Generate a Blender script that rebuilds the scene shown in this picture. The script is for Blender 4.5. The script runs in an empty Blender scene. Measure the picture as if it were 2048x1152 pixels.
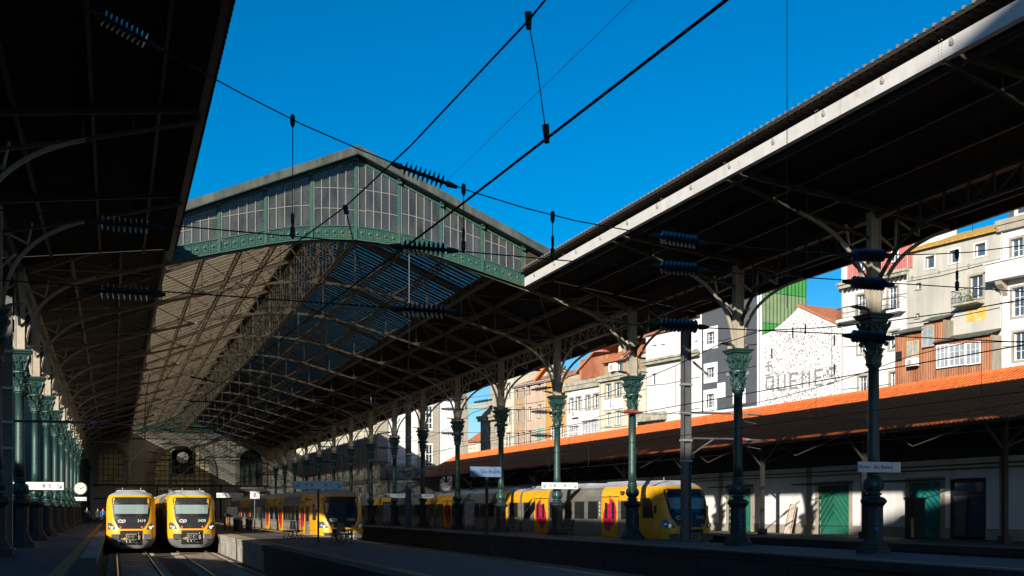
import bpy, math, random
import numpy as np
from math import sin, cos, pi, radians, sqrt, atan2
random.seed(7)
S = bpy.context.scene
COL = S.collection

# ------------------------------------------------------------------ camera, sky, sun, exposure
FPX, VPX, VPY, EYE = 2265.0, 228.4, 1018.9, 1.6
YAW = math.atan((1024 - VPX) / FPX)
cam = bpy.data.cameras.new('Camera')
cam.sensor_width = 36.0
cam.lens = FPX / 2048 * 36
cam.shift_y = (VPY - 576) / 2048
cam.clip_start, cam.clip_end = 0.1, 4000
camo = bpy.data.objects.new('Camera', cam)
COL.objects.link(camo)
camo.location = (0, 0, EYE)
camo.rotation_euler = (pi / 2, 0, -YAW)
S.camera = camo

SUN = np.array([1.0, 1.1, -0.525]); SUN /= np.linalg.norm(SUN)   # the way the light travels
ELEV = math.asin(-SUN[2])
W = bpy.data.worlds.new('World'); S.world = W; W.use_nodes = True
wn = W.node_tree.nodes; wl = W.node_tree.links
sky = wn.new('ShaderNodeTexSky'); sky.sky_type = 'NISHITA'; sky.sun_disc = False
sky.sun_elevation = ELEV
sky.sun_rotation = atan2(-SUN[0], -SUN[1])
sky.altitude = 300; sky.air_density = 1.0; sky.dust_density = 0.5; sky.ozone_density = 4.0
hs = wn.new('ShaderNodeHueSaturation'); hs.inputs['Hue'].default_value = .4985; hs.inputs['Saturation'].default_value = 1.44   # polarised, deep blue
wl.new(sky.outputs[0], hs.inputs['Color']); wl.new(hs.outputs[0], wn['Background'].inputs[0])
wn['Background'].inputs[1].default_value = 0.067
sl = bpy.data.lights.new('Sun', 'SUN'); sl.energy = 5.0; sl.angle = radians(0.53); sl.color = (1, .93, .82)
slo = bpy.data.objects.new('Sun', sl); COL.objects.link(slo)
from mathutils import Vector
slo.rotation_euler = Vector(SUN).to_track_quat('-Z', 'Y').to_euler()
slo.location = (-40, -40, 60)
S.view_settings.view_transform = 'Standard'; S.view_settings.look = 'None'
S.view_settings.exposure = 1.0; S.view_settings.gamma = 1.0
S.cycles.max_bounces = 6; S.cycles.diffuse_bounces = 2; S.cycles.glossy_bounces = 3
S.cycles.transparent_max_bounces = 12; S.cycles.transmission_bounces = 4
S.cycles.use_denoising = True
S.cycles.sample_clamp_indirect = 4

# ------------------------------------------------------------------ materials
def L(r, g, b):
    f = lambda c: (c / 255 / 12.92) if c <= 10 else ((c / 255 + .055) / 1.055) ** 2.4
    return (f(r), f(g), f(b))
MATS = {}
def M(name, col, rough=.65, metal=0., var=.2, scale=1.2, bump=0., bscale=30., dirt=None, damt=.35, dscale=.5, spec=.4, streak=False, coat=0.):
    m = bpy.data.materials.new(name); m.use_nodes = True
    n = m.node_tree.nodes; l = m.node_tree.links; b = n['Principled BSDF']
    b.inputs['Roughness'].default_value = rough; b.inputs['Metallic'].default_value = metal
    b.inputs['Specular IOR Level'].default_value = spec
    if coat: b.inputs['Coat Weight'].default_value = coat; b.inputs['Coat Roughness'].default_value = .08
    g = n.new('ShaderNodeNewGeometry')
    no = n.new('ShaderNodeTexNoise'); no.inputs['Scale'].default_value = scale; no.inputs['Detail'].default_value = 6
    no.inputs['Roughness'].default_value = .65
    l.new(g.outputs['Position'], no.inputs['Vector'])
    r = n.new('ShaderNodeMapRange'); r.inputs[1].default_value = .3; r.inputs[2].default_value = .7
    r.inputs[3].default_value = 1 - var; r.inputs[4].default_value = 1 + var
    l.new(no.outputs['Fac'], r.inputs[0])
    mx = n.new('ShaderNodeMix'); mx.data_type = 'RGBA'; mx.blend_type = 'MULTIPLY'; mx.inputs[0].default_value = 1
    mx.inputs[6].default_value = (*col, 1)
    l.new(r.outputs[0], mx.inputs[7])
    out = mx.outputs[2]
    if dirt is not None:
        mp = n.new('ShaderNodeMapping'); mp.inputs['Scale'].default_value = (1, 1, .12) if streak else (1, 1, 1)
        l.new(g.outputs['Position'], mp.inputs['Vector'])
        n2 = n.new('ShaderNodeTexNoise'); n2.inputs['Scale'].default_value = dscale; n2.inputs['Detail'].default_value = 8
        n2.inputs['Roughness'].default_value = .7
        l.new(mp.outputs[0], n2.inputs['Vector'])
        r2 = n.new('ShaderNodeMapRange'); r2.inputs[1].default_value = .62 - damt * .45; r2.inputs[2].default_value = .8 - damt * .2
        l.new(n2.outputs['Fac'], r2.inputs[0])
        m2 = n.new('ShaderNodeMix'); m2.data_type = 'RGBA'
        l.new(r2.outputs[0], m2.inputs[0]); l.new(out, m2.inputs[6]); m2.inputs[7].default_value = (*dirt, 1)
        out = m2.outputs[2]
    l.new(out, b.inputs['Base Color'])
    if bump:
        n3 = n.new('ShaderNodeTexNoise'); n3.inputs['Scale'].default_value = bscale; n3.inputs['Detail'].default_value = 4
        l.new(g.outputs['Position'], n3.inputs['Vector'])
        bp = n.new('ShaderNodeBump'); bp.inputs['Strength'].default_value = bump; bp.inputs['Distance'].default_value = .03
        l.new(n3.outputs['Fac'], bp.inputs['Height']); l.new(bp.outputs[0], b.inputs['Normal'])
    MATS[name] = m
    return m

M('iron_green', (.012, .041, .036), .38, 0, .25, 6, .25, 60, (.055, .05, .035), .12, 3, .5)
M('iron_dark', (.007, .015, .015), .5, 0, .25, 4, .3, 50, (.025, .022, .018), .2, 3)
M('iron_cream', (.30, .265, .205), .55, 0, .15, 3, .15, 40, (.20, .10, .04), .22, 2.5, streak=True)
M('iron_tan', (.16, .13, .088), .6, 0, .2, 3, .15, 40, (.09, .05, .025), .25, 2.2)
M('iron_shaded', (.034, .029, .022), .6, 0, .25, 3, .15, 40, (.03, .02, .012), .25, 2.2)  # darker copy of the roof iron, canopy shade put into its colour
M('iron_black', (.016, .015, .014), .6, 0, .3, 3)
M('gable_green', (.020, .068, .051), .5, 0, .2, 4, .15, 40, (.10, .075, .04), .18, 3)
M('white_bar', (.18, .172, .15), .6, 0, .15, 5, 0, 0, (.22, .15, .08), .25, 6)
M('zinc', (.045, .056, .046), .55, .25, .25, 2, .2, 20, (.10, .115, .10), .4, 1.6, streak=True)
M('fascia_white', (.43, .42, .40), .5, 0, .1, 2, 0, 0, (.30, .17, .08), .10, 1.1)
M('rivet', (.35, .33, .3), .5, .3)
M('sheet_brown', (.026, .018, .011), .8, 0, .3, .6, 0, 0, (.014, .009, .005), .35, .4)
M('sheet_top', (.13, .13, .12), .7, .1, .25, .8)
M('platform', (.062, .058, .056), .75, 0, .2, .9, .3, 25, (.05, .047, .044), .35, .5)
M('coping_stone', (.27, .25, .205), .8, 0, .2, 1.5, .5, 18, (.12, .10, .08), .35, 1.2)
M('coping_shaded', (.03, .028, .026), .85, 0, .25, 1.5, .5, 18, (.02, .018, .016), .35, 1.2)  # coping stone with the shade of unlit edges mixed into its colour
M('yellow_line', (.30, .18, .028), .7, 0, .2, 2, .2, 30, (.2, .15, .08), .3, 1)
M('ballast', (.026, .022, .018), .95, 0, .5, 9, 1., 14, (.05, .036, .025), .35, .7)
M('track_slab', (.26, .205, .15), .9, 0, .3, 2, .5, 20, (.07, .045, .03), .4, .8)
M('rail_steel', (.16, .085, .045), .6, .4, .3, 3)
M('rail_top', (.5, .48, .45), .25, .9, .1, 3)
M('asphalt', (.05, .05, .05), .9, 0, .3, .5, .3, 30)
M('plaster_white', (.62, .61, .58), .85, 0, .05, .5, .1, 10, (.36, .34, .30), .3, .45, streak=True)
M('plaster_clean', (.52, .51, .49), .85, 0, .06, .5, .1, 10, (.38, .365, .33), .2, .45, streak=True)
M('plaster_shed', (.57, .56, .545), .85, 0, .06, .5, .1, 10, (.30, .285, .25), .22, .6, streak=True)
M('eave_shade', (.022, .018, .014), .8, 0, .3, 2)  # near-black that stands for the shade below the eave
M('plaster_grey', (.36, .345, .30), .9, 0, .12, .35, .2, 6, (.20, .185, .155), .36, .3, streak=True)
M('plaster_cream', (.44, .40, .31), .9, 0, .1, .5, .1, 8, (.32, .27, .19), .3, .35, streak=True)
M('plaster_tan', (.30, .205, .12), .9, 0, .15, .5, .1, 8, (.22, .15, .09), .35, .4, streak=True)
M('plaster_pink', (.37, .28, .205), .9, 0, .12, .5, .1, 8, (.32, .22, .15), .3, .4, streak=True)
M('plaster_ochre', (.38, .20, .05), .9, 0, .15, .5, .1, 8, (.4, .3, .2), .3, .4, streak=True)
M('ochre_patch', (.42, .28, .06), .9, 0, .2, 1.5, 0, 0, (.5, .47, .4), .3, 1.2)
M('slate_wall', (.055, .06, .068), .75, 0, .12, 1.2, .3, 30)
M('granite', (.27, .24, .19), .85, 0, .18, 1.2, .4, 12, (.20, .17, .13), .35, .6, streak=True)
M('granite_dark', (.25, .22, .17), .85, 0, .2, 1, .4, 10, (.12, .1, .07), .35, .6, streak=True)
M('mossy_stone', (.30, .28, .23), .9, 0, .25, 1.2, .4, 8, (.10, .11, .03), .4, 1.6)
M('rust_sheet', (.20, .062, .028), .8, .1, .3, 1, .1, 6, (.36, .20, .10), .38, .7, streak=True)
M('red_cladding', (.33, .085, .075), .7, 0, .15, 1, 0, 0, (.45, .2, .17), .25, .8, streak=True)
M('green_cladding', (.035, .19, .035), .6, 0, .12, .8)
M('greygreen_cladding', (.13, .19, .09), .7, 0, .15, .8)
M('tile_orange', (.58, .136, .03), .75, 0, .28, 3.2, 0, 0, (.30, .07, .03), .2, 2.3)
M('tile_house', (.36, .12, .05), .85, 0, .25, 3, .5, 12, (.22, .11, .06), .35, 1.2)
M('tile_old', (.30, .13, .07), .9, 0, .3, 3, .5, 12, (.13, .09, .05), .4, 1.2)
M('tile_moss', (.38, .22, .05), .9, 0, .3, 3, .5, 12, (.22, .17, .04), .45, 1.2)
M('door_green', (.012, .105, .070), .5, 0, .15, 1, .1, 12, (.03, .09, .07), .3, 2)
M('door_teal', (.01, .14, .13), .5, 0, .12, 1)
M('frame_white', (.62, .61, .60), .55, 0, .05, 2)
M('frame_grey', (.30, .29, .27), .6, 0, .1, 2)
M('glass_window', (.045, .062, .085), .08, 0, .3, .6, spec=.8)
M('glass_pale', (.22, .24, .25), .2, 0, .3, 1.5, spec=.6)
M('glass_dark', (.012, .014, .016), .06, 0, .1, 1, spec=.8)
M('metal_grey', (.28, .28, .27), .5, .5, .15, 2)
M('galvanised', (.10, .10, .10), .5, .4, .15, 3, 0, 0, (.08, .07, .06), .2, 2, streak=True)
M('wire', (.012, .012, .013), .5, .3, .1, 2)
M('insulator_dark', (.015, .02, .035), .22, 0, .1, 3, spec=.7)
M('insulator_red', (.24, .045, .025), .25, 0, .15, 3, spec=.7)
M('insulator_pale', (.5, .46, .4), .3, 0, .15, 3, spec=.7)
M('train_yellow', (.62, .30, .008), .34, 0, .07, .8, 0, 0, (.36, .2, .03), .2, 1.3, spec=.4)
M('train_grey', (.125, .12, .108), .42, .1, .08, .8, 0, 0, (.2, .18, .15), .22, .6)
M('train_lower', (.25, .235, .195), .4, .25, .1, 1, 0, 0, (.14, .12, .09), .3, .7)
M('train_roof', (.32, .33, .34), .5, .2, .12, 1, 0, 0, (.18, .17, .16), .3, .8)
M('train_skirt', (.135, .138, .138), .55, 0, .12, 1.2, 0, 0, (.09, .075, .06), .3, 1.5)
M('train_mask', (.016, .016, .017), .3, 0, .15, 3, 0, 0, (.05, .048, .045), .12, 5, spec=.5)
M('train_blind', (.36, .42, .38), .7, 0, .05, 4)
M('train_black', (.006, .006, .006), .7)
M('coupler_steel', (.22, .2, .17), .5, .5, .3, 6)
M('magenta', (.42, .009, .05), .35, 0, .06, 1)
M('lamp_lens', (.75, .76, .78), .12, .3, .1, 4, spec=.8)
M('lamp_housing', (.10, .10, .11), .15, .3, .3, 4, spec=.8)
M('lamp_red', (.55, .10, .07), .2, 0, .1, 4)
M('sign_white', (.52, .52, .52), .5, 0, .04, 2)
M('sign_blue', (.05, .13, .30), .5, 0, .05, 2)
M('sign_black', (.02, .02, .025), .5)
M('sign_teal', (.0, .28, .30), .5)
M('clock_face', (.62, .58, .48), .5, 0, .05, 2)
M('bench_wood', (.035, .03, .026), .5, 0, .2, 3)
M('poster', (.30, .29, .28), .6, 0, .7, 5, 0, 0, (.35, .06, .04), .3, 2)
M('graffiti_blue', (.04, .15, .42), .5, 0, .1, 3)
M('far_wall', (.46, .42, .34), .85, 0, .1, .4, .1, 5, (.3, .26, .2), .25, .3, streak=True)
M('amber_glass', (.72, .58, .30), .4, 0, .4, .5)
M('skin', (.45, .27, .19), .6, 0, .05)
M('hair', (.02, .014, .01), .7)
M('cloth_navy', (.014, .025, .06), .85)
M('cloth_blue', (.03, .09, .25), .85)
M('cloth_dark', (.015, .015, .018), .85)
M('crane_yellow', (.55, .40, .05), .6)
M('mural_white', (.56, .545, .52), .9, 0, .06, .6, 0, 0, (.50, .48, .45), .15, .5)
M('mural_grey', (.17, .17, .175), .9, 0, .35, 3)
M('pallet', (.42, .38, .33), .7, 0, .35, 2, .2, 10)

def glassy(name, tint, transp, dirt, dcol, transl=(0, 0, 0), tr_amt=0., rough=.12, gl=.06):
    """a dirty pane or a translucent sheet: clear, milky and glossy shares mixed"""
    m = bpy.data.materials.new(name); m.use_nodes = True
    n = m.node_tree.nodes; l = m.node_tree.links
    n.remove(n['Principled BSDF']); o = n['Material Output']
    t = n.new('ShaderNodeBsdfTransparent'); t.inputs[0].default_value = (*tint, 1)
    d = n.new('ShaderNodeBsdfDiffuse'); g = n.new('ShaderNodeNewGeometry')
    no = n.new('ShaderNodeTexNoise'); no.inputs['Scale'].default_value = 1.6; no.inputs['Detail'].default_value = 7
    mp = n.new('ShaderNodeMapping'); mp.inputs['Scale'].default_value = (1, 1, .35)
    l.new(g.outputs['Position'], mp.inputs[0]); l.new(mp.outputs[0], no.inputs['Vector'])
    cr = n.new('ShaderNodeMapRange'); cr.inputs[1].default_value = .3; cr.inputs[2].default_value = .75
    cr.inputs[3].default_value = .45; cr.inputs[4].default_value = 1.6
    l.new(no.outputs[0], cr.inputs[0])
    mu = n.new('ShaderNodeMix'); mu.data_type = 'RGBA'; mu.blend_type = 'MULTIPLY'; mu.inputs[0].default_value = 1
    mu.inputs[6].default_value = (*dcol, 1); l.new(cr.outputs[0], mu.inputs[7]); l.new(mu.outputs[2], d.inputs[0])
    m1 = n.new('ShaderNodeMixShader'); m1.inputs[0].default_value = dirt
    l.new(t.outputs[0], m1.inputs[1]); l.new(d.outputs[0], m1.inputs[2])
    out = m1
    if tr_amt:
        tl = n.new('ShaderNodeBsdfTranslucent')
        mu2 = n.new('ShaderNodeMix'); mu2.data_type = 'RGBA'; mu2.blend_type = 'MULTIPLY'; mu2.inputs[0].default_value = .5
        mu2.inputs[6].default_value = (*transl, 1); l.new(cr.outputs[0], mu2.inputs[7]); l.new(mu2.outputs[2], tl.inputs[0])
        m2 = n.new('ShaderNodeMixShader'); m2.inputs[0].default_value = tr_amt
        l.new(out.outputs[0], m2.inputs[1]); l.new(tl.outputs[0], m2.inputs[2]); out = m2
    gs = n.new('ShaderNodeBsdfGlossy'); gs.inputs['Roughness'].default_value = rough
    m3 = n.new('ShaderNodeMixShader'); m3.inputs[0].default_value = gl
    l.new(out.outputs[0], m3.inputs[1]); l.new(gs.outputs[0], m3.inputs[2]); l.new(m3.outputs[0], o.inputs[0])
    MATS[name] = m
glassy('gable_glass', (.6, .65, .66), .4, .42, (.075, .08, .076), gl=.05, rough=.3)
glassy('skylight_sheet', (.44, .49, .53), .3, .30, (.05, .042, .03), (.52, .385, .23), .50, gl=.02, rough=.4)
glassy('train_screen', (.75, .8, .82), .85, .05, (.05, .05, .05), gl=.10, rough=.05)

# ------------------------------------------------------------------ mesh helpers
class MB:
    def __init__(s): s.v = []; s.f = []; s.m = []
    def add(s, vs, fs, mi=0):
        o = len(s.v); s.v += [tuple(p) for p in vs]; s.f += [tuple(i + o for i in f) for f in fs]; s.m += [mi] * len(fs)
        return s
    def box(s, x0, x1, y0, y1, z0, z1, mi=0):
        return s.add([(x0, y0, z0), (x1, y0, z0), (x1, y1, z0), (x0, y1, z0), (x0, y0, z1), (x1, y0, z1), (x1, y1, z1), (x0, y1, z1)],
                     [(3, 2, 1, 0), (4, 5, 6, 7), (0, 1, 5, 4), (1, 2, 6, 5), (2, 3, 7, 6), (3, 0, 4, 7)], mi)
    def bar(s, p, q, w, h=None, mi=0, up=(0, 0, 1)):
        h = h or w; p = Vector(p); q = Vector(q); d = (q - p)
        if d.length < 1e-6: return s
        d.normalize(); u = Vector(up)
        if abs(d.dot(u)) > .98: u = Vector((0, 1, 0))
        a = d.cross(u).normalized(); b = a.cross(d).normalized()
        a *= w / 2; b *= h / 2
        vs = [p - a - b, p + a - b, p + a + b, p - a + b, q - a - b, q + a - b, q + a + b, q - a + b]
        return s.add(vs, [(0, 1, 2, 3), (7, 6, 5, 4), (0, 4, 5, 1), (1, 5, 6, 2), (2, 6, 7, 3), (3, 7, 4, 0)], mi)
    def tube(s, pts, r, n=6, mi=0, caps=True):
        pts = [Vector(p) for p in pts]; rs = r if isinstance(r, (list, tuple)) else [r] * len(pts)
        vs = []
        for i, p in enumerate(pts):
            d = (pts[min(i + 1, len(pts) - 1)] - pts[max(i - 1, 0)]).normalized()
            u = Vector((0, 0, 1)) if abs(d.z) < .9 else Vector((0, 1, 0))
            a = d.cross(u).normalized(); b = a.cross(d)
            for k in range(n):
                t = 2 * pi * k / n; vs.append(p + a * (cos(t) * rs[i]) + b * (sin(t) * rs[i]))
        fs = [(i * n + k, i * n + (k + 1) % n, (i + 1) * n + (k + 1) % n, (i + 1) * n + k) for i in range(len(pts) - 1) for k in range(n)]
        if caps: fs += [tuple(range(n))[::-1], tuple((len(pts) - 1) * n + k for k in range(n))]
        return s.add(vs, fs, mi)
    def ribbon(s, pts, w, h, mi=0, side=(0, 1, 0)):
        """flat-section bar swept along a polyline; side is the width direction"""
        pts = [Vector(p) for p in pts]; sd = Vector(side); vs = []
        for i, p in enumerate(pts):
            d = (pts[min(i + 1, len(pts) - 1)] - pts[max(i - 1, 0)]).normalized(); b = d.cross(sd).normalized() * h / 2; a = sd * w / 2
            vs += [p - a - b, p + a - b, p + a + b, p - a + b]
        fs = [(i * 4 + k, i * 4 + (k + 1) % 4, i * 4 + 4 + (k + 1) % 4, i * 4 + 4 + k) for i in range(len(pts) - 1) for k in range(4)]
        e = (len(pts) - 1) * 4
        return s.add(vs, fs + [(3, 2, 1, 0), (e, e + 1, e + 2, e + 3)], mi)
    def lathe(s, prof, n=16, c=(0, 0), mi=0, ph=0., caps=True):
        vs = [(c[0] + r * cos(2 * pi * k / n + ph), c[1] + r * sin(2 * pi * k / n + ph), z) for r, z in prof for k in range(n)]
        fs = [(i * n + k, i * n + (k + 1) % n, (i + 1) * n + (k + 1) % n, (i + 1) * n + k) for i in range(len(prof) - 1) for k in range(n)]
        if caps: fs += [tuple(range(n))[::-1], tuple((len(prof) - 1) * n + k for k in range(n))]
        return s.add(vs, fs, mi)
    def disc(s, c, r, d, t, n=20, mi=0):
        """a coin: centre c, radius r, axis d (unit), thickness t"""
        c = Vector(c); d = Vector(d)
        return s.tube([c - d * t / 2, c + d * t / 2], r, n, mi)
    def prism(s, poly, f0, f1, mi=0):
        """poly of (a,b); f0/f1 map (a,b) to the two end planes"""
        n = len(poly); vs = [f0(a, b) for a, b in poly] + [f1(a, b) for a, b in poly]
        fs = [tuple(range(n))[::-1], tuple(range(n, 2 * n))] + [(k, (k + 1) % n, n + (k + 1) % n, n + k) for k in range(n)]
        return s.add(vs, fs, mi)
    def grid(s, rows, mi=0, mfun=None, close=False):
        nr, nc = len(rows), len(rows[0]); o = len(s.v)
        s.v += [tuple(p) for r in rows for p in r]
        for i in range(nr - 1):
            for j in range(nc - 1):
                s.f.append((o + i * nc + j, o + i * nc + j + 1, o + (i + 1) * nc + j + 1, o + (i + 1) * nc + j))
                s.m.append(mfun(i, j) if mfun else mi)
        return s
    def mesh(s, name, mats, smooth=False):
        me = bpy.data.meshes.new(name); me.from_pydata(s.v, [], s.f)
        for m in (mats if isinstance(mats, (list, tuple)) else [mats]): me.materials.append(MATS[m])
        me.polygons.foreach_set('material_index', s.m)
        if smooth: me.polygons.foreach_set('use_smooth', [True] * len(s.f))
        me.update(); return me
    def build(s, name, mats, parent=None, smooth=False, loc=None):
        return put(name, s.mesh(name, mats, smooth), parent, loc)
def put(name, me, parent=None, loc=None, rz=0):
    o = bpy.data.objects.new(name, me); COL.objects.link(o)
    if parent is not None: o.parent = parent
    if loc: o.location = loc
    if rz: o.rotation_euler = (0, 0, rz)
    return o
def tag(o, label=None, cat=None, group=None, kind=None):
    if label: o['label'] = label
    if cat: o['category'] = cat
    if group: o['group'] = group
    if kind: o['kind'] = kind
    return o
def thing(name, label, cat, loc=(0, 0, 0), rz=0, group=None):
    o = bpy.data.objects.new(name, None); COL.objects.link(o); o.location = loc; o.rotation_euler = (0, 0, rz)
    o.empty_display_size = .3; o['kind'] = 'thing'
    return tag(o, label, cat, group)
def copy_tree(o, parent=None):
    kids = list(o.children); c = o.copy(); COL.objects.link(c); c.parent = parent
    for k in kids: copy_tree(k, c)
    return c
def structure(o): o['kind'] = 'structure'; return o
def bez(p0, p1, p2, n=10):
    p0, p1, p2 = Vector(p0), Vector(p1), Vector(p2)
    return [p0 * (1 - t) ** 2 + p1 * 2 * t * (1 - t) + p2 * t * t for t in [i / n for i in range(n + 1)]]
def text(body, size, mat, name, parent, loc, rot, thick=.004, align='CENTER'):
    cu = bpy.data.curves.new(name, 'FONT'); cu.body = body; cu.size = size; cu.extrude = thick; cu.align_x = align; cu.align_y = 'CENTER'
    cu.resolution_u = 3
    t = bpy.data.objects.new('tmp', cu); COL.objects.link(t)
    me = bpy.data.meshes.new_from_object(t.evaluated_get(bpy.context.evaluated_depsgraph_get()))
    bpy.data.objects.remove(t); bpy.data.curves.remove(cu)
    me.materials.clear(); me.materials.append(MATS[mat])
    o = put(name, me, parent); o.location = loc; o.rotation_euler = rot; return o
ORD = ['first', 'second', 'third', 'fourth', 'fifth', 'sixth', 'seventh', 'eighth', 'ninth', 'tenth', 'eleventh', 'twelfth',
       'thirteenth', 'fourteenth', 'fifteenth', 'sixteenth', 'seventeenth', 'eighteenth']

# ------------------------------------------------------------------ layout constants (metres; platform top is z = 0)
XL, XR, XC = -3.8, 25.0, 10.7          # column rows and ridge
SKL, SKR = 2.4, 19.1                   # edges of the glazed strip / of the open middle
YG, YF = 52.6, 196.0                   # gable screen, far end wall
ROWS = [22.7, 33.1, 42.2] + [52.6 + 10.42 * k for k in range(14)]
RAIL = -1.05
def roof_z(x): return 17.9 - .407 * abs(x - XC)

# ------------------------------------------------------------------ ground, tracks, platforms
g = MB(); g.box(-1500, 1500, -600, 3000, -1.5, -1.26); structure(g.build('ground', 'asphalt'))
g = MB(); g.box(-.9, 31.0, -20, 196, -1.27, -1.20); structure(g.build('trackbed', 'ballast'))
TRACKS = [(1.0, 'left-hand track below the left platform'), (4.66, 'second track beside the middle platform'), (13.7, 'third track right of the middle platform'),
          (19.3, 'fourth track, empty, left of the right platform'), (27.75, 'fifth track beside the goods shed platform')]
sleeper = MB().box(-1.3, 1.3, -.12, .12, -1.215, -1.14).mesh('sleeper', 'granite_dark')
for x, lab in TRACKS:
    t = thing('railway_track', 'rusty rails on sleepers, the ' + lab, 'track', (x, 0, 0), group='station tracks')
    for sx in (-.85, .85):
        r = MB(); r.box(sx - .06, sx + .06, -18, 195, RAIL - .16, RAIL - .13); r.box(sx - .015, sx + .015, -18, 195, RAIL - .13, RAIL - .04)
        r.box(sx - .035, sx + .035, -18, 195, RAIL - .04, RAIL - .004); r.box(sx - .03, sx + .03, -18, 195, RAIL - .004, RAIL, 1)
        r.build('rail', ['rail_steel', 'rail_top'], t)
    for k in range(66):
        put('sleeper', sleeper, t, (0, 30 + k * .68, 0))
# paved slabs between the rails where the sun reaches them
for x in (1.0, 4.66):
    sb = thing('track_paving', 'worn concrete slabs between the rails of the %s track' % ('left-hand' if x < 2 else 'second'), 'paving', (x, 0, 0), group='slabs between the rails')
    for k in range(14):
        y = 38 + k * 2.5
        q = MB(); dz = random.uniform(0, .02); q.box(-.72, .72, y + .03, y + 2.45, -1.135, -1.09 + dz); q.build('slab', 'track_slab', sb)

def platform(name, x0, x1, z, y0, y1, label, edges, stones, cm='coping_stone'):
    p = thing(name, label, 'platform'); p['kind'] = 'structure'
    i0 = x0 + (.55 if -1 in edges else 0); i1 = x1 - (.55 if 1 in edges else 0)
    MB().box(i0, i1, y0, y1, -1.26, z).build('surface', 'platform', p)
    for e in edges:
        xe = x0 if e < 0 else x1
        a, b = (xe, xe + .55) if e < 0 else (xe - .55, xe)
        w0, w1 = (xe + .09, xe + .55) if e < 0 else (xe - .55, xe - .09)
        MB().box(w0, w1, y0, y1, -1.26, z - .27).build('retaining_wall', 'coping_shaded', p)
        ys0, ys1 = stones
        if y0 < ys0: MB().box(a, b, y0, ys0 - .012, z - .265, z).build('coping', 'coping_shaded', p)
        if ys1 < y1: MB().box(a, b, ys1, y1, z - .265, z).build('coping', 'coping_shaded', p)
        y = ys0
        while y < ys1 - .3:
            l = min(random.uniform(1.15, 1.5), ys1 - y)
            dz = random.uniform(-.006, .006)
            q = MB(); q.box(a + random.uniform(-.008, .008), b, y, y + l - .014, z - .10, z + dz)
            q.box(a + .03, b, y + .004, y + l - .018, z - .262, z - .10)
            q.build('coping_stone', cm, p); y += l
        # facing stones of the wall below
        y = ys0
        while y < ys1 - .3 and e < 0:
            l = min(random.uniform(.9, 1.3), ys1 - y); o = .045 + random.uniform(0, .03)
            MB().box(xe + o, xe + .1, y, y + l - .02, -1.24, z - .28).build('facing_stone', cm, p); y += l
        ln = xe + .62 if e < 0 else xe - .97
        MB().box(ln, ln + .35, y0, y1, z + .001, z + .006).build('warning_strip', 'yellow_line', p)
        for k in range(3):
            if e != 0: MB().box(ln + .06 + k * .1, ln + .09 + k * .1, max(y0, 30), min(y1, 120), z + .006, z + .012).build('tactile_rib', 'yellow_line', p)
    return p
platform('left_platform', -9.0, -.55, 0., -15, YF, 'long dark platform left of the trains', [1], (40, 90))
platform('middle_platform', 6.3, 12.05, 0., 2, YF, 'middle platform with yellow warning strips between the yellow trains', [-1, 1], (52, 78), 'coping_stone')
platform('right_platform', 21.0, 26.2, .08, -15, YF, 'right-hand platform carrying the iron columns and benches', [-1], (30, 90), 'coping_shaded')
platform('goods_platform', 30.6, 38.4, .18, 5, 132, 'low platform along the goods shed wall', [-1], (40, 66), 'coping_shaded')

mp_ = next(o for o in S.objects if o.name.startswith('middle_platform'))
for i in range(9):
    for j in range(3):
        x0 = 7.3 + j * 1.27; y0 = 50 + i * 2.9
        MB().box(x0, x0 + 1.25, y0, y0 + 2.87, .002, .008 + random.uniform(0, .004)).build('paving_slab', 'platform', mp_)
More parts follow.
